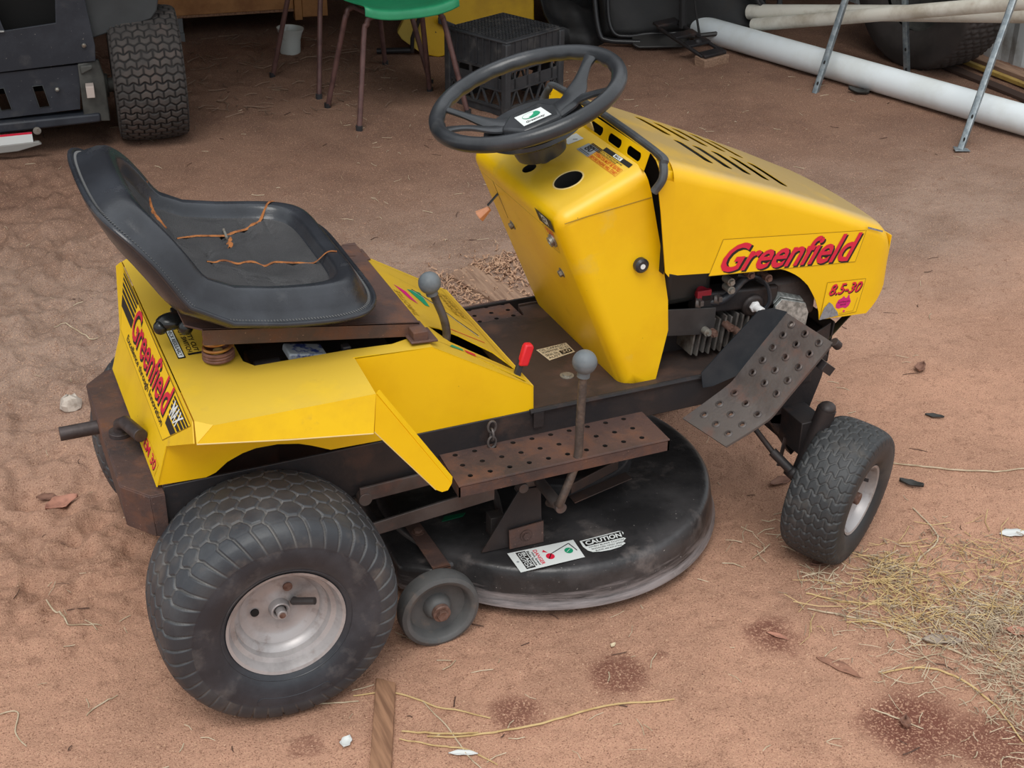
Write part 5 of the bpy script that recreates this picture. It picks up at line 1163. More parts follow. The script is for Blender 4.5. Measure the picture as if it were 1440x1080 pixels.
# ---- timber crate / trailer body on a block
A3 = V((.68, 4.46, 0)); 
def L3(u, n, z): return A3+U2*u+N2*n+V((0, 0, z))
t3 = thing('plywood_crate', 'brown plywood crate raised on a block behind the machine at the left', 'crate')
g = G(); g.prism([L3(-.15, 0, .130), L3(.66, 0, .130), L3(.66, 0, .62), L3(-.15, 0, .62)], tuple(N2*.02)); obj('front_board', g, PLY, t3, bevel=.003)
g = G(); g.prism([L3(.662, -.012, .075), L3(.70, -.012, .075), L3(.70, -.012, .62), L3(.662, -.012, .62)], tuple(N2*.05)); obj('corner_post', g, PLY, t3, bevel=.003)
g = G(); g.prism([L3(.702, 0, .085), L3(.83, 0, .085), L3(.83, 0, .62), L3(.702, 0, .62)], tuple(N2*.02)); obj('end_board', g, PLY, t3, bevel=.003)
g = G(); g.prism([L3(-.15, .02, .13), L3(.83, .02, .13), L3(.83, .9, .13), L3(-.15, .9, .13)], (0, 0, .02)); obj('base_board', g, PLY, t3)
g = G(); g.prism([L3(-.15, .0, .118), L3(.66, .0, .118), L3(.66, .0, .130), L3(-.15, .0, .130)], tuple(N2*.02)); obj('edge_strip', g, WOODF, t3)
g = G(); g.prism([L3(-.03, .0, -.01), L3(.115, .0, -.01), L3(.115, .16, -.01), L3(-.03, .16, -.01)], (0, 0, .055)); g.prism([L3(-.03, .004, .045), L3(.112, .004, .045), L3(.112, .156, .045), L3(-.03, .156, .045)], (0, 0, .072))
tag(obj('concrete_block', g, CONC, bevel=.004), 'grey concrete block under the corner of the plywood crate', 'block')
# ---- white tub
tb = V((1.222, 4.07, 0)); z0 = GZ(tb.x, tb.y)-.004
g = G(); g.lathe([(0, .0005), (0, .046), (.012, .050), (.07, .050), (.10, .056), (.118, .064), (.124, .066), (.124, .060), (.10, .050), (.012, .044), (.010, .0005)], tb+V((0, 0, z0)), (.06, -.02, 1), 40, caps=(0, 0))
tag(obj('plastic_tub', g, CERAM, angle=50), 'small white plastic tub on the dirt behind the left chair leg', 'tub')

# ---- two plastic chairs with brown tube legs
def chair(label, feet, z=.44, seat_=True, back_far=True):
    """feet: front-left, front-right, back-left, back-right"""
    t = thing('plastic_chair', label, 'chair', group='green plastic chairs with brown tube legs')
    fl, fr, bl, br = [V((x, y, GZ(x, y)-.002)) for x, y in feet]; c = (fl+fr+bl+br)/4
    def U(a, b, zt_, ins, nm):
        d_ = (b-a).normalized(); f = V((c.x, c.y, 0)); mid = (a+b)/2; inn = (f-mid); inn.z = 0; inn = inn.normalized()*.07
        A = a+d_*ins+inn+V((0, 0, zt_-a.z)); B = b-d_*ins+inn+V((0, 0, zt_-b.z))
        P = [a, a.lerp(A-V((0, 0, .05)), .5), A-V((0, 0, .055))]+[A+V((0, 0, -.03))+d_*.012, A+d_*.05, B-d_*.05, B+V((0, 0, -.03))-d_*.012]+[B-V((0, 0, .055)), b.lerp(B-V((0, 0, .05)), .5), b]
        g = G(); g.tube(catmull(P, 5), .0115, 12); o = obj(nm, g, TUBEB, t)
        for q_ in (a, b):
            g = G(); g.cyl(q_-V((0, 0, .004)), q_+V((0, 0, .022)), .0145, 14); obj('foot_cap', g, PLAS, o)
        return A, B
    A, B = U(fl, fr, z-.015, .07, 'front_frame'); C, D = U(bl, br, z-.015, .07, 'rear_frame')
    g = G(); g.tube([A.lerp(B, .12), C.lerp(D, .12)], .0105, 12); obj('side_rail', g, TUBEB, t)
    g = G(); g.tube([A.lerp(B, .88), C.lerp(D, .88)], .0105, 12); obj('side_rail', g, TUBEB, t)
    # shell: seat sweeping up into a back
    front = (A+B)/2; rear = (C+D)/2; u = (B-A).normalized(); f = (rear-front); f.z = 0; dl = f.length; f.normalize()
    prof = [(-.055, -.012), (-.050, .020), (-.02, .026), (.08, .014), (.20, .006), (.30, .012), (.37, .05), (.405, .13), (.43, .24), (.45, .36)]
    pr = catmull([(a, 0, b) for a, b in prof], 4); g = G(); nw = 13
    for i, p in enumerate(pr):
        k = i/(len(pr)-1); hw = .205-.02*k
        for j in range(nw):
            s_ = -1+2*j/(nw-1); e = abs(s_)**3*.030; x = s_*hw
            P = front+u*x+f*(p.x-.03)+V((0, 0, p.z+.008)); P += V((0, 0, e if k < .6 else 0))-f*(e if k >= .6 else 0)
            g.v.append(tuple(P))
    for i in range(len(pr)-1):
        for j in range(nw-1): g.f.append((i*nw+j, i*nw+j+1, (i+1)*nw+j+1, (i+1)*nw+j)); g.m.append(0)
    sh = obj('seat_shell', g, GREENP, t, angle=60); so = sh.modifiers.new('s', 'SOLIDIFY'); so.thickness = .005
    return t
chair('green plastic chair with brown tube legs standing nearest, its front edge in view', [(1.183, 2.855), (1.675, 2.881), (1.142, 3.17), (1.640, 3.254)], z=.452)
chair('second chair, of which only brown tube legs show behind the green one', [(1.142, 3.30), (1.681, 3.36), (1.039, 3.70), (1.581, 3.70)], z=.47)

# ---- upturned black milk crate
ck = thing('milk_crate', 'upturned black plastic milk crate beyond the steering wheel', 'crate')
cx = V((1.803, 2.769, 0)); cu = V((-.405, .914, 0)).normalized(); cv = V((.914, .405, 0)).normalized(); CW = .335; CH = .325
z0 = GZ(1.8, 2.9)-.002
def CP(a, b, z): return cx+cu*a+cv*b+V((0, 0, z+z0))
def cbar(g, p, q_, w_, h_, nrm):   # bar between 2 points
    t = (q_-p).normalized(); k = t.cross(nrm).normalized()*w_/2; n = nrm.normalized()*h_/2; g.add([p-k-n, p+k-n, p+k+n, p-k+n, q_-k-n, q_+k-n, q_+k+n, q_-k+n], [(0, 1, 2, 3), (7, 6, 5, 4), (0, 4, 5, 1), (1, 5, 6, 2), (2, 6, 7, 3), (3, 7, 4, 0)])
sides = [((0, 0), cu), ((0, 0), cv), ((CW, 0), cv), ((0, CW), cu)]
for si, (o0, dr) in enumerate([((0, 0), 'u'), ((0, 0), 'v'), ((CW, 0), 'v'), ((0, CW), 'u')]):
    def S(t, z, o=o0, d_=dr): return CP(o[0]+(t if d_ == 'u' else 0), o[1]+(t if d_ == 'v' else 0), z)
    nrm = (S(.1, 0)-S(0, 0)).cross(V((0, 0, 1))).normalized()
    g = G()
    g.prism([S(.0, CH*.60), S(CW, CH*.60), S(CW, CH-.004), S(.0, CH-.004)], tuple(nrm*.004))
    g.prism([S(.0, .0), S(CW, .0), S(CW, .040), S(.0, .040)], tuple(nrm*.004))
    g.prism([S(.0, CH*.34), S(CW, CH*.34), S(CW, CH*.49), S(.0, CH*.49)], tuple(nrm*.004))
    obj('side_wall', g, CRATE, ck, bevel=.001)
    g = G()
    for k in range(9): t = .012+(CW-.024)*k/8; cbar(g, S(t, CH*.60), S(t, CH-.01), .006, .014, nrm)
    for k in (0, 1, 3, 5, 7, 8): t = .012+(CW-.024)*k/8; cbar(g, S(t, CH*.34), S(t, CH*.60), .012, .008, nrm)
    for k in range(4): t = .045+.082*k; cbar(g, S(t-.018, .04), S(t+.014, CH*.34), .008, .008, nrm); cbar(g, S(t+.045, .04), S(t+.014, CH*.34), .008, .008, nrm)
    cbar(g, S(0, CH*.60), S(CW, CH*.60), .012, .014, nrm); cbar(g, S(0, .038), S(CW, .038), .010, .014, nrm); cbar(g, S(0, CH*.34), S(CW, CH*.34), .008, .012, nrm)
    rr_ = obj('side_ribs', g, CRATE, ck); rr_['kind'] = 'stuff'
for (a, b) in ((0, 0), (CW, 0), (0, CW), (CW, CW)):
    g = G(); g.prism([CP(a-.016, b-.016, 0), CP(a+.016, b-.016, 0), CP(a+.016, b+.016, 0), CP(a-.016, b+.016, 0)], (0, 0, CH-.01)); obj('corner_post', g, CRATE, ck, bevel=.005)
g = G(); g.prism([CP(-.008, -.008, CH-.012), CP(CW+.008, -.008, CH-.012), CP(CW+.008, CW+.008, CH-.012), CP(-.008, CW+.008, CH-.012)], (0, 0, .010)); obj('base_rim', g, CRATE, ck, bevel=.004)
g = G()
for k in range(17):
    t = .008+(CW-.016)*k/16; cbar(g, CP(t, .004, CH+.001), CP(t, CW-.004, CH+.001), .0055, .006, V((0, 0, 1))); cbar(g, CP(.004, t, CH+.001), CP(CW-.004, t, CH+.001), .0055, .006, V((0, 0, 1)))
go = obj('base_grid', g, CRATE, ck); go['kind'] = 'stuff'

# ---- old yellow mower body behind the chair
yb_ = thing('yellow_cowling', 'old yellow sheet-metal machine cowling standing behind the chair and crate', 'cowling')
g = G(); P = [(1.79, 3.80, 0.02), (1.97, 3.70, 0.0), (2.60, 3.95, .01), (2.66, 4.00, .55), (1.86, 3.80, .55)]
g.prism([(1.79, 3.76, .015), (1.86, 3.735, .0), (1.95, 3.735, .01), (2.395, 3.80, .02), (2.395, 3.84, .60), (1.82, 3.78, .60)], (.02, .30, 0)); obj('side_sheet', g, OLDYEL, yb_, bevel=.008)
g = G(); g.prism([(1.79, 3.78, .015), (1.72, 3.86, .07), (1.705, 3.88, .10), (1.78, 3.84, .26), (1.83, 3.79, .34), (1.845, 3.775, .34), (1.82, 3.76, .17)], (.02, .06, 0)); obj('folded_end', g, OLDYL, yb_, bevel=.004)
g = G(); g.prism([(1.86, 3.735, .195), (1.985, 3.725, .135), (1.985, 3.725, .105), (1.86, 3.735, .165)], (0, -.012, 0)); obj('black_hinge', g, PLAS, yb_, bevel=.003)
g = G(); g.tube([(1.75, 3.80, .02), (1.75, 3.79, .09), (1.785, 3.77, .20)], .010, 10); g.tube([(1.60, 3.88, .02), (1.76, 3.80, .03)], .014, 10); obj('black_tube', g, BSTEEL, yb_)

# ---- dark heap: canvas catcher on a bent tube frame, black tarp, foot bracket
cf = thing('grass_catcher', 'black canvas grass catcher on a bent tube frame lying beyond the steering wheel', 'grass catcher')
g = G(); P = [(2.72, 3.66, .04), (3.30, 3.38, .06), (3.44, 3.50, .20), (3.50, 3.60, .55), (2.76, 3.86, .60)]
n_u, n_v = 26, 16
for i in range(n_u+1):
    for j in range(n_v+1):
        a, b = i/n_u, j/n_v; p = V((2.70, 3.68, .035)).lerp(V((3.46, 3.36, .08)), a).lerp(V((2.72, 3.94, .62)).lerp(V((3.55, 3.62, .62)), a), b)
        p += V((-.1, -.35, .1))*.12*sin(pi*a)*sin(pi*b)+V((0, -1, 0))*.03*sin(a*9+b*4); g.v.append(tuple(p))
for i in range(n_u):
    for j in range(n_v): q_ = i*(n_v+1)+j; g.f.append((q_, q_+n_v+1, q_+n_v+2, q_+1)); g.m.append(0)
o = obj('canvas_bag', g, CLOTHB, cf, angle=60); o.modifiers.new('s', 'SOLIDIFY').thickness = .02
g = G(); g.tube(catmull([(2.66, 3.72, .55), (2.655, 3.68, .25), (2.665, 3.63, .07), (2.70, 3.60, .035), (2.80, 3.55, .03), (2.84, 3.53, .03)], 6), .013, 12); g.tube(catmull([(2.735, 3.70, .5), (2.72, 3.66, .2), (2.735, 3.62, .07), (2.80, 3.58, .05), (2.90, 3.55, .06), (3.05, 3.47, .07)], 6), .010, 12); obj('tube_frame', g, mat('gloss_black_tube', (44, 44, 46), .3), cf)
g = G(); g.prism([(2.80, 3.50, .012), (3.03, 3.42, .015), (3.06, 3.44, .045), (2.82, 3.55, .048)], (.0, .03, .012)); g.tube([(2.795, 3.50, .03), (2.81, 3.485, .02), (3.04, 3.41, .02), (3.06, 3.44, .05)], .007, 8); g.tube([(3.05, 3.43, .06), (3.32, 3.30, .10)], .012, 8); obj('lower_tray', g, mat('grey_black_plate', (56, 55, 54), .5), cf, bevel=.002)
g = G(); g.tube([(3.06, 3.50, .5), (3.075, 3.42, .20), (3.09, 3.38, .06)], .006, 8); g.tube([(3.03, 3.50, .5), (3.03, 3.45, .1)], .02, 8); obj('strap', g, mat('webbing', (34, 33, 34), .8), cf)
g = G()
for k in range(4):
    P = catmull([(3.28+.04*k, 3.42, .5-.08*k), (3.34+.03*k, 3.34, .28-.03*k), (3.42+.02*k, 3.30, .17), (3.49, 3.33, .20+.04*k), (3.50, 3.40, .5)], 5); g.tube(P, .008, 8)
o = obj('cable_loop', g, mat('gloss_black_tube', (44, 44, 46)), cf)
tp = G(); n_u, n_v = 40, 14
for i in range(n_u+1):
    for j in range(n_v+1):
        a, b = i/n_u, j/n_v; x = 2.43+.42*a; y = 3.64+.55*b; h = .02+.42*(b**.7)*(1-.5*a)+.035*sin(a*17+b*7)*b+.02*sin(b*21+a*5)
        if b == 0: h = GZ(x, y)
        tp.v.append((x, y+.03*sin(a*11), h))
for i in range(n_u):
    for j in range(n_v): q_ = i*(n_v+1)+j; tp.f.append((q_, q_+n_v+1, q_+n_v+2, q_+1)); tp.m.append(0)
o = tag(obj('tarp', tp, CLOTHB, angle=60), 'crumpled black tarp heaped between the crate and the grass catcher', 'tarp'); o.modifiers.new('s', 'SOLIDIFY').thickness = .01
fb = thing('steel_bracket', 'dark stepped steel bracket on a wood block at the foot of the grass catcher', 'bracket')
bx_ = V((3.04, 3.14, 0)); bt = V((-.10, .36, .09)).normalized(); bs = V((.93, .28, 0)).normalized(); bn_ = bt.cross(bs)*-1
def BK(a, b, c=0): return bx_+bt*a+bs*b+V((0, 0, .040+c))
g = G(); g.tube([BK(.02, -.07), BK(.34, -.07)], .010, 8); g.tube([BK(.02, .07), BK(.34, .07)], .010, 8)
for t in (.0, .11, .20, .33): g.prism([BK(t, -.075), BK(t, .075), BK(t+.045, .075), BK(t+.045, -.075)], (0, 0, .014))
g.sphere(BK(.13, 0, .01), .02, 12); obj('step_frame', g, BSTEEL, fb, bevel=.003)
g = G(); g.prism([BK(-.01, -.085, -.047), BK(-.01, .085, -.047), BK(.06, .085, -.053), BK(.06, -.085, -.053)], (0, 0, .045)); obj('wood_block', g, WOODR, fb, bevel=.003)

# ---- pipes
def pipe(name, a, b, r, m, label, group=None):
    g = G(); a = V(a); b = V(b); t = (b-a).normalized(); g.lathe([(0, r-.005), (0, r), ((b-a).length, r), ((b-a).length, r-.005), ((b-a).length-.05, r-.005)], a, t, 40, caps=(0, 0))
    g.lathe([(.0, r-.005), (.4, r-.006)], a, t, 40, caps=(0, 0)); return tag(obj(name, g, m, angle=50), label, 'pipe', group)
pipe('plastic_pipe', (3.16, 3.62, .066), (3.92, .98, .066), .062, WHITEP, 'thick white plastic pipe lying across the dirt at the right')
pipe('plastic_pipe', (3.36, 3.38, .165), (4.06, 1.73, .472), .037, CREAMP, 'cream plastic pipe running level behind the other, partly hidden by it')
pipe('plastic_pipe', (3.339, 3.30, .123), (3.90, 1.45, .640), .031, CREAMP, 'stained cream plastic pipe slanting up to the right edge')
# ---- truck tyre
tt_ = thing('truck_tyre', 'large worn tyre standing under the cream pipes against the wall', 'tyre')
ty3 = tyre_mesh('tyre', [(-.085, .20), (-.105, .23), (-.118, .29), (-.112, .34), (-.098, .372), (-.05, .378), (0, .380), (.05, .378), (.098, .372), (.112, .34), (.118, .29), (.105, .23), (.085, .20)],
    .385, 500, 5, .038, .030, .006, .095, .096, [mat('dull_brown_tyre', (66, 60, 58), .85, var=(52, 48, 46), vscale=8)]*2, gw=.008, wav=.14, lat=0, ns=110)
o = bpy.data.objects.new('tyre', ty3); COL.objects.link(o); o.parent = tt_
o.matrix_world = Matrix.Translation((3.98, 2.80, .372)) @ Matrix.Rotation(rad(-84), 4, 'Z') @ Matrix.Scale(1.25, 4, (0, 1, 0))
g = G()
g.lathe([(-.07, .19), (-.085, .205), (-.05, .19), (-.03, .15), (-.03, .001)], (3.98, 2.80, .372), (1, .1, 0), 40, caps=(0, 0)); obj('rim', g, mat('grimy_bracket', (78, 78, 74)), tt_)
# ---- galvanised trestle
tr = thing('steel_trestle', 'galvanised steel trestle legs standing astride the white pipe at the right', 'trestle')
def angle_leg(a, b, w_=.032):
    a = V(a); b = V(b); t = (b-a).normalized(); view = V((-.35, -.8, 0)); k = t.cross(view).normalized(); k2 = t.cross(k).normalized()
    if k2.dot(view) < 0: k2 = -k2
    g = G(); h = w_/2
    # folded channel: two flanges with a rounded ridge
    sec = [(-h, -.006), (-h*.25, .006), (h*.05, .008), (h*.35, .003), (h, -.012), (h*.95, -.016), (h*.3, -.001), (0, .003), (-h*.3, .001), (-h, -.011)]
    ring = lambda p: [p+k*x+k2*y for x, y in sec]; n = len(sec)
    g.add(ring(a)+ring(b), [(i, (i+1) % n, n+(i+1) % n, n+i) for i in range(n)]+[tuple(range(n-1, -1, -1)), tuple(range(n, 2*n))]); return g, t, k, k2
apA = (3.34, 2.52, 1.02); apB = (4.02, 1.55, 1.02)
legs = [((3.225, 2.575, .0), (3.50, 2.66, .82)), ((3.76, 2.62, .0), (3.62, 2.66, .82)), ((3.335, 1.712, .0), (3.74, 1.93, .82)), ((4.10, 1.88, 0), (3.86, 1.93, .82))]
for i, (a, b) in enumerate(legs):
    g, t, k, k2 = angle_leg(a, b); o = obj('leg', g, GALV, tr)
    g = G()
    for s_ in (.045, .14): c = V(a)+t*s_+k*-.008+k2*.006; g.add([c+(k*cos(q_)*.0045+t*sin(q_)*.0085) for q_ in [2*pi*j/14 for j in range(14)]], [tuple(range(14))]); g.v[-14:] = [tuple(V(v_)+k2*.0012) for v_ in g.v[-14:]]
    obj('bolt_slot', g, DARK, o, smooth=False)
    if i == 2: g = G(); c = V(a); g.prism([c+V((-.035, -.005, .004)), c+V((.02, -.03, .004)), c+V((.03, .0, .004)), c+V((-.02, .03, .010))], (0, 0, .003)); obj('foot_plate', g, GALV, o, bevel=.001)
g = G(); g.box((3.675, 2.295, .835), (.10, .85, .05), Matrix.Rotation(rad(17), 3, 'Z')); obj('top_rail', g, GALV, tr, bevel=.003)
# ---- long thin boards and a yellow strip beside the wall
def strip_board(name, a, b, w_, h_, m, label, cat='board'):
    a = V(a); b = V(b); t = (b-a).normalized(); k = V((-t.y, t.x, 0))*w_/2; g = G(); g.prism([a-k, b-k, b+k, a+k], (0, 0, h_)); return tag(obj(name, g, m, bevel=.002), label, cat)
strip_board('timber_strip', (4.14, 3.10, .010), (4.155, 1.6, .010), .030, .018, mat('yellow_strip', (176, 146, 76), .6, var=(150, 122, 62), vscale=20), 'thin yellowish strip lying on the ground by the white wall', 'timber')
strip_board('timber_strip', (4.24, 3.10, .004), (4.26, 1.6, .004), .07, .022, WOODR, 'brown board lying between the yellow strip and the wall', 'timber')
strip_board('timber_strip', (4.03, 2.95, .002), (4.03, 1.6, .002), .06, .016, mat('dark_board', (70, 52, 44), .8), 'dark board lying in front of the yellow strip', 'timber')

# ================================================================== GROUND LITTER
def plank(name, c, half_u, half_v, ang, th, m, label, cat='plank', skew=0, dz=.0):
    c = V((*c, 0)); u = V((cos(ang), sin(ang), 0)); v = V((-sin(ang), cos(ang), 0)); z = GZ(c.x, c.y)+dz; g = G()
    P = [c-u*half_u-v*half_v, c+u*half_u-v*half_v, c+u*(half_u+skew)+v*half_v, c-u*half_u+v*half_v]; g.prism([(p.x, p.y, z-.006) for p in P], (0, 0, th+.006)); o = obj(name, g, m, bevel=.002)
    return tag(o, label, cat)
plank('timber_offcut', (.118, -.62), .195, .020, rad(69), .012, WOODF, 'flat brown timber strip on the dirt at the bottom edge of the frame', skew=.016)
plank('timber_offcut', (1.085, 1.215), .165, .052, rad(104), .010, WOODR, 'weathered plank end lying among wood chips behind the mower', skew=-.02)
plank('timber_offcut', (1.205, 1.10), .07, .035, rad(100), .006, WOODR, 'small timber piece beside the dash tower, right of the weathered plank')
LEAFB = mat('brown_leaf', (128, 92, 76), .75, var=(96, 66, 54), vscale=60); LEAFP = mat('pink_leaf', (176, 124, 104), .75, var=(150, 104, 88), vscale=60); LEAFG = mat('grey_leaf', (150, 136, 124), .8, var=(120, 104, 92), vscale=60)
def leaf(c, L_, W_, ang, curl, m, label, name='dry_leaf', cat='leaf', dz=.002):
    g = G(); n = 10; u = V((cos(ang), sin(ang), 0)); v = V((-sin(ang), cos(ang), 0)); c = V((*c, 0)); z = GZ(c.x, c.y)+dz
    for i in range(n+1):
        t = i/n; w_ = W_/2*sin(pi*min(1, t*1.02))**.7*(1+.15*sin(t*13+ang*5)); b = c+u*(t-.5)*L_+v*.08*L_*sin(t*3); h = curl*(4*(t-.5)**2)*.6
        g.v += [tuple(b-v*w_+V((0, 0, z+h+curl*.8))), tuple(b-v*w_*.5+V((0, 0, z+h+curl*.3))), tuple(b+V((0, 0, z+h))), tuple(b+v*w_*.5+V((0, 0, z+h+curl*.3))), tuple(b+v*w_+V((0, 0, z+h+curl*.9)))]
    for i in range(n):
        for k in range(4): q_ = i*5+k; g.f.append((q_, q_+1, q_+6, q_+5)); g.m.append(0)
    o = obj(name, g, m, angle=70); o.modifiers.new('s', 'SOLIDIFY').thickness = .0012; return tag(o, label, cat)
leaf((1.225, -.425), .062, .022, rad(-10), .008, LEAFB, 'curled brown leaf on the dirt just in front of the small front wheel')
leaf((1.222, -.362), .040, .026, rad(20), .010, LEAFP, 'pinkish leaf caught against the foot of the small front wheel')
leaf((1.295, -.752), .085, .030, rad(-28), .006, LEAFG, 'large grey leaf lying in the straw at the lower right')
leaf((1.462, -.787), .045, .030, rad(-35), .008, LEAFP, 'pale pink leaf at the right edge below the straw')
leaf((1.61, -.235), .060, .022, rad(-50), .012, mat('black_leaf', (52, 52, 50), .7), 'twisted black leaf on the dirt right of the small front wheel')
leaf((2.013, .249), .06, .030, rad(40), .010, LEAFB, 'brown leaf lying alone on bare dirt right of the foot plate')
leaf((1.075, -.925), .032, .022, rad(60), .012, LEAFB, 'small upright brown leaf on the big dark stain')
leaf((-.315, .470), .085, .050, rad(20), .010, LEAFP, 'crumpled pinkish leaf on the dirt left of the mower')
leaf((-.345, .530), .05, .030, rad(-20), .006, LEAFB, 'small tan leaf above the crumpled pinkish leaf at the left')
leaf((1.325, -.103), .075, .030, rad(5), .006, LEAFB, 'brown leaf on the dirt behind the small front wheel')
leaf((1.88, .02), .05, .018, rad(-40), .006, mat('black_leaf', (52, 52, 50)), 'thin dark leaf above the front wheel at the right')
leaf((1.05, -.735), .10, .026, rad(-62), .003, mat('bark_strip', (150, 108, 88), .85, var=(120, 84, 68), vscale=50), 'flat strip of bark half buried right of the middle stain', 'bark_strip', 'bark', .0)
leaf((.989, -.605), .050, .013, rad(-55), .002, LEAFP, 'thin pale chip on the round stain below the front wheel', 'wood_chip', 'chip')
leaf((.66, -.50), .016, .010, rad(30), .003, I_TAN, 'tiny pale chip on the dirt below the deck', 'wood_chip', 'chip')
leaf((3.40, 2.50), .10, .05, rad(-60), .02, mat('black_leaf', (52, 52, 50)), 'dark dead leaf tucked against the thick white pipe')
leaf((3.30, 2.66), .07, .04, rad(10), .015, LEAFB, 'brown leaf by the pipe beside the left trestle leg')
# pale stone beside the far rear wheel
g = G(); g.sphere((0, 0, 0), 1, 10); random.seed(3)
g.v = [(v_[0]*.030*(1+.25*random.uniform(-1, 1))-.232, v_[1]*.036*(1+.2*random.uniform(-1, 1))+.935, max(-.005, v_[2]*.024*(1+.25*random.uniform(-1, 1))+.015)) for v_ in g.v]
tag(obj('pale_stone', g, mat('pale_stone', (196, 184, 172), .9, var=(160, 146, 134), vscale=40), angle=25, clean=True), 'pale rough stone beside the far rear wheel', 'stone')
leaf((.262, -.668), .055, .014, rad(-25), .004, mat('white_scrap', (206, 208, 206), .5), 'torn white plastic scrap on the dirt right of the timber strip', 'plastic_scrap', 'scrap')
leaf((.070, -.560), .032, .022, rad(50), .006, mat('white_scrap', (206, 208, 206)), 'small white scrap left of the timber strip', 'plastic_scrap', 'scrap')
leaf((1.70, -.50), .07, .03, rad(-20), .004, mat('white_scrap', (206, 208, 206)), 'pale scrap at the right edge above the straw', 'plastic_scrap', 'scrap')
# straw
ST1 = mat('straw_yellow', (200, 174, 124), .7, var=(176, 146, 96), vscale=30); ST2 = mat('straw_pale', (196, 180, 154), .8, var=(160, 140, 112), vscale=30); ST3 = mat('straw_grey', (150, 132, 112), .85)
def stalk(pts, r, m, label, name='straw_stalk'):
    P = catmull([(x, y, 0) for x, y in pts], 6); g = G(); n = len(P); r *= .72; g.tube([V((p.x, p.y, GZ(p.x, p.y)+r*.9+.0015)) for p in P], [r*(.75+.4*sin(pi*i/(n-1)*.9+.2)) for i in range(n)], 6)
    return tag(obj(name, g, m), label, 'straw')
stalk([(.697, -.692), (.561, -.659), (.407, -.648), (.278, -.622), (.215, -.60)], .0026, ST1, 'long curved straw stalk across the bottom middle of the dirt')
stalk([(.12, -.44), (.198, -.466), (.26, -.53), (.345, -.600)], .0022, ST1, 'straight straw stalk running right from the top of the timber strip')
stalk([(.175, -.57), (.24, -.60), (.31, -.625)], .0026, ST1, 'short thick straw stalk crossing near the timber strip')
stalk([(.165, -.585), (.22, -.625), (.275, -.66), (.31, -.72)], .0020, ST1, 'bent straw stalk reaching toward the white scrap')
stalk([(.24, -.51), (.262, -.60), (.27, -.68), (.29, -.75)], .0017, ST2, 'thin pale stalk crossing the other straws beside the timber strip')
stalk([(-.02, -.405), (.06, -.435), (.125, -.46)], .0018, ST2, 'straight pale stalk left of the timber strip below the big tyre')
stalk([(-.396, .085), (-.375, .045), (-.365, -.018)], .0026, ST2, 'single bent stalk on bare dirt left of the big tyre')
stalk([(-.365, -.018), (-.33, -.025), (-.30, -.035)], .0016, ST2, 'short thin stalk below the bent one left of the big tyre')
stalk([(-.37, -.300), (-.345, -.28), (-.305, -.265)], .0018, ST2, 'short pale stalk near the lower left corner')
stalk([(-.53, -.23), (-.49, -.235), (-.50, -.29), (-.485, -.34)], .0018, ST2, 'hooked pale stalk in the lower left corner')
stalk([(1.55, -.32), (1.53, -.44), (1.44, -.49), (1.36, -.56), (1.27, -.70)], .0024, ST2, 'long zigzag stalk rising above the straw at the right')
stalk([(1.60, -.10), (1.70, -.17), (1.80, -.24), (1.95, -.28)], .0026, ST2, 'long stalk bending toward the right edge beside the front wheel')
stalk([(1.12, -.78), (1.20, -.80), (1.25, -.85), (1.27, -.95), (1.25, -1.05)], .0026, ST1, 'thick bent stalk curving round the large dark stain')
stalk([(1.04, -.86), (1.07, -.90), (1.10, -.945)], .0018, ST2, 'thin stalk lying on the large dark stain')
stalk([(1.10, -.55), (1.20, -.64), (1.30, -.78), (1.40, -.95)], .0026, ST2, 'long pale stalk running down the lower right corner')
stalk([(1.13, -.50), (1.22, -.58), (1.36, -.63)], .0026, ST1, 'yellow stalk at the left end of the straw patch')
stalk([(1.15, -.62), (1.26, -.66), (1.40, -.66)], .0026, ST1, 'second yellow stalk, lying lower in the straw patch')
stalk([(-.21, 1.46), (-.14, 1.38), (-.10, 1.33)], .0022, ST2, 'thin stalk lying behind the seat at the left')
def scatter(name, n, sampler, lmin, lmax, r, m, label, cat='straw', lift=.012):
    g = G()
    for _ in range(n):
        x, y = sampler(); a = random.uniform(0, 2*pi); L_ = random.uniform(lmin, lmax); bend = random.uniform(-.5, .5); z = GZ(x, y)
        p0 = V((x-cos(a)*L_/2, y-sin(a)*L_/2, z+random.uniform(.0, lift))); p2 = V((x+cos(a+bend)*L_/2, y+sin(a+bend)*L_/2, z+random.uniform(.0, lift))); p1 = V((x, y, z+random.uniform(.001, lift)))
        g.tube([p0, p1, p2], random.uniform(.6, 1.3)*r, 4, caps=False)
    o = obj(name, g, m); tag(o, label, cat, kind='stuff'); return o
random.seed(11)
def samp_patch(cx, cy, sx_, sy_, ang=0):
    def f():
        a, b = random.gauss(0, sx_), random.gauss(0, sy_); return cx+a*cos(ang)-b*sin(ang), cy+a*sin(ang)+b*cos(ang)
    return f
def multi(*fs): return lambda: random.choice(fs)()
g1 = multi(samp_patch(1.30, -.60, .09, .05, rad(-20)), samp_patch(1.36, -.70, .13, .06, rad(-25)), samp_patch(1.55, -.52, .10, .06, rad(-10)), samp_patch(1.58, -.66, .12, .06), samp_patch(1.35, -.50, .04, .04))
g2 = multi(samp_patch(1.40, -.86, .10, .09, rad(-30)), samp_patch(1.36, -.98, .06, .10, rad(-20)), samp_patch(1.52, -.74, .12, .05), samp_patch(1.42, -.72, .13, .06))
scatter('yellow_straw_patch', 430, g1, .02, .11, .0009, ST1, 'scattered yellow straw on the dirt right of the front wheel')
scatter('pale_straw_patch', 1000, g2, .012, .07, .0008, ST2, 'pale chopped straw along the lower right edge')
scatter('grey_straw_bits', 1300, multi(g1, g2), .006, .025, .0010, ST3, 'fine grey chaff mixed through the straw patches')
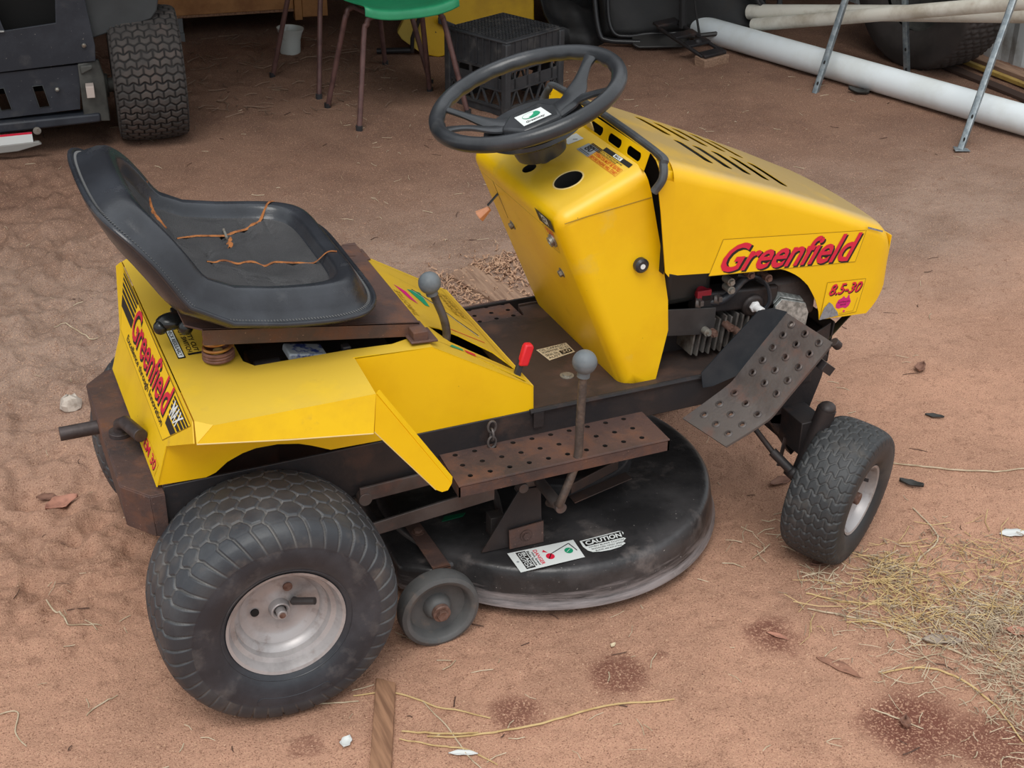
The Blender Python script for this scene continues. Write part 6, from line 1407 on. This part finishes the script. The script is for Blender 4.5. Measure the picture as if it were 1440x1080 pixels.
chips = multi(samp_patch(1.00, 1.23, .05, .09, rad(15)), samp_patch(1.185, 1.26, .05, .085, rad(15)), samp_patch(1.20, 1.36, .05, .03))
scatter('wood_chip_scatter', 620, chips, .006, .026, .0021, mat('chip_tan', (190, 154, 126), .85, var=(140, 104, 84), vscale=60), 'tan wood chips round the weathered plank behind the mower', 'chips', .016)
def everywhere():
    y = random.random()**1.3*4.6-1.1; x = random.uniform(-.6, 1.7)+max(0, y+.3)*random.uniform(-.1, .9); return x, y
scatter('loose_litter', 520, everywhere, .010, .05, .0010, ST2, 'short straw bits strewn over the dirt yard', 'straw', .004)
scatter('dark_twigs', 200, everywhere, .010, .05, .0012, mat('dark_twig', (82, 58, 48), .85), 'dark twig bits strewn over the dirt yard', 'twigs', .004)
scatter('wheel_straw', 70, multi(samp_patch(1.17, -.31, .05, .04), samp_patch(1.30, -.46, .06, .03), samp_patch(1.19, -.47, .03, .02)), .02, .07, .0011, ST2, 'straw caught round the foot of the near front wheel')
scatter('shed_litter', 260, lambda: (random.uniform(.3, 1.6), random.uniform(3.1, 4.5)), .02, .10, .0022, mat('dull_litter', (128, 104, 88), .9), 'dull leaf litter on the ground by the plywood crate', 'litter', .012)
# grit: tiny stones, uncountable
g = G(); random.seed(5)
for _ in range(30000):
    y = -1.15+random.random()**1.7*3.4; x = random.uniform(-.65, 1.75)+max(0, y+.5)*random.uniform(-.1, .75); s_ = random.choice((1, 1, 1, 1.3, 1.9))*random.uniform(.0006, .0013); z = GZ(x, y)
    a = random.uniform(0, 6.3); P = [(x+s_*cos(a+t), y+s_*sin(a+t), z-.0004) for t in (0, 1.6, 3.1, 4.7)]+[(x, y, z+s_*.9)]
    g.add(P, [(0, 1, 4), (1, 2, 4), (2, 3, 4), (3, 0, 4)], random.choice((0, 0, 1, 2)))
o = obj('grit', g, [mat('grit_pale', (200, 166, 140), .9), mat('grit_tan', (180, 140, 114), .9), mat('grit_dark', (110, 78, 66), .9)], smooth=False); tag(o, 'fine pale and dark grit over the red dirt', 'grit', kind='stuff')
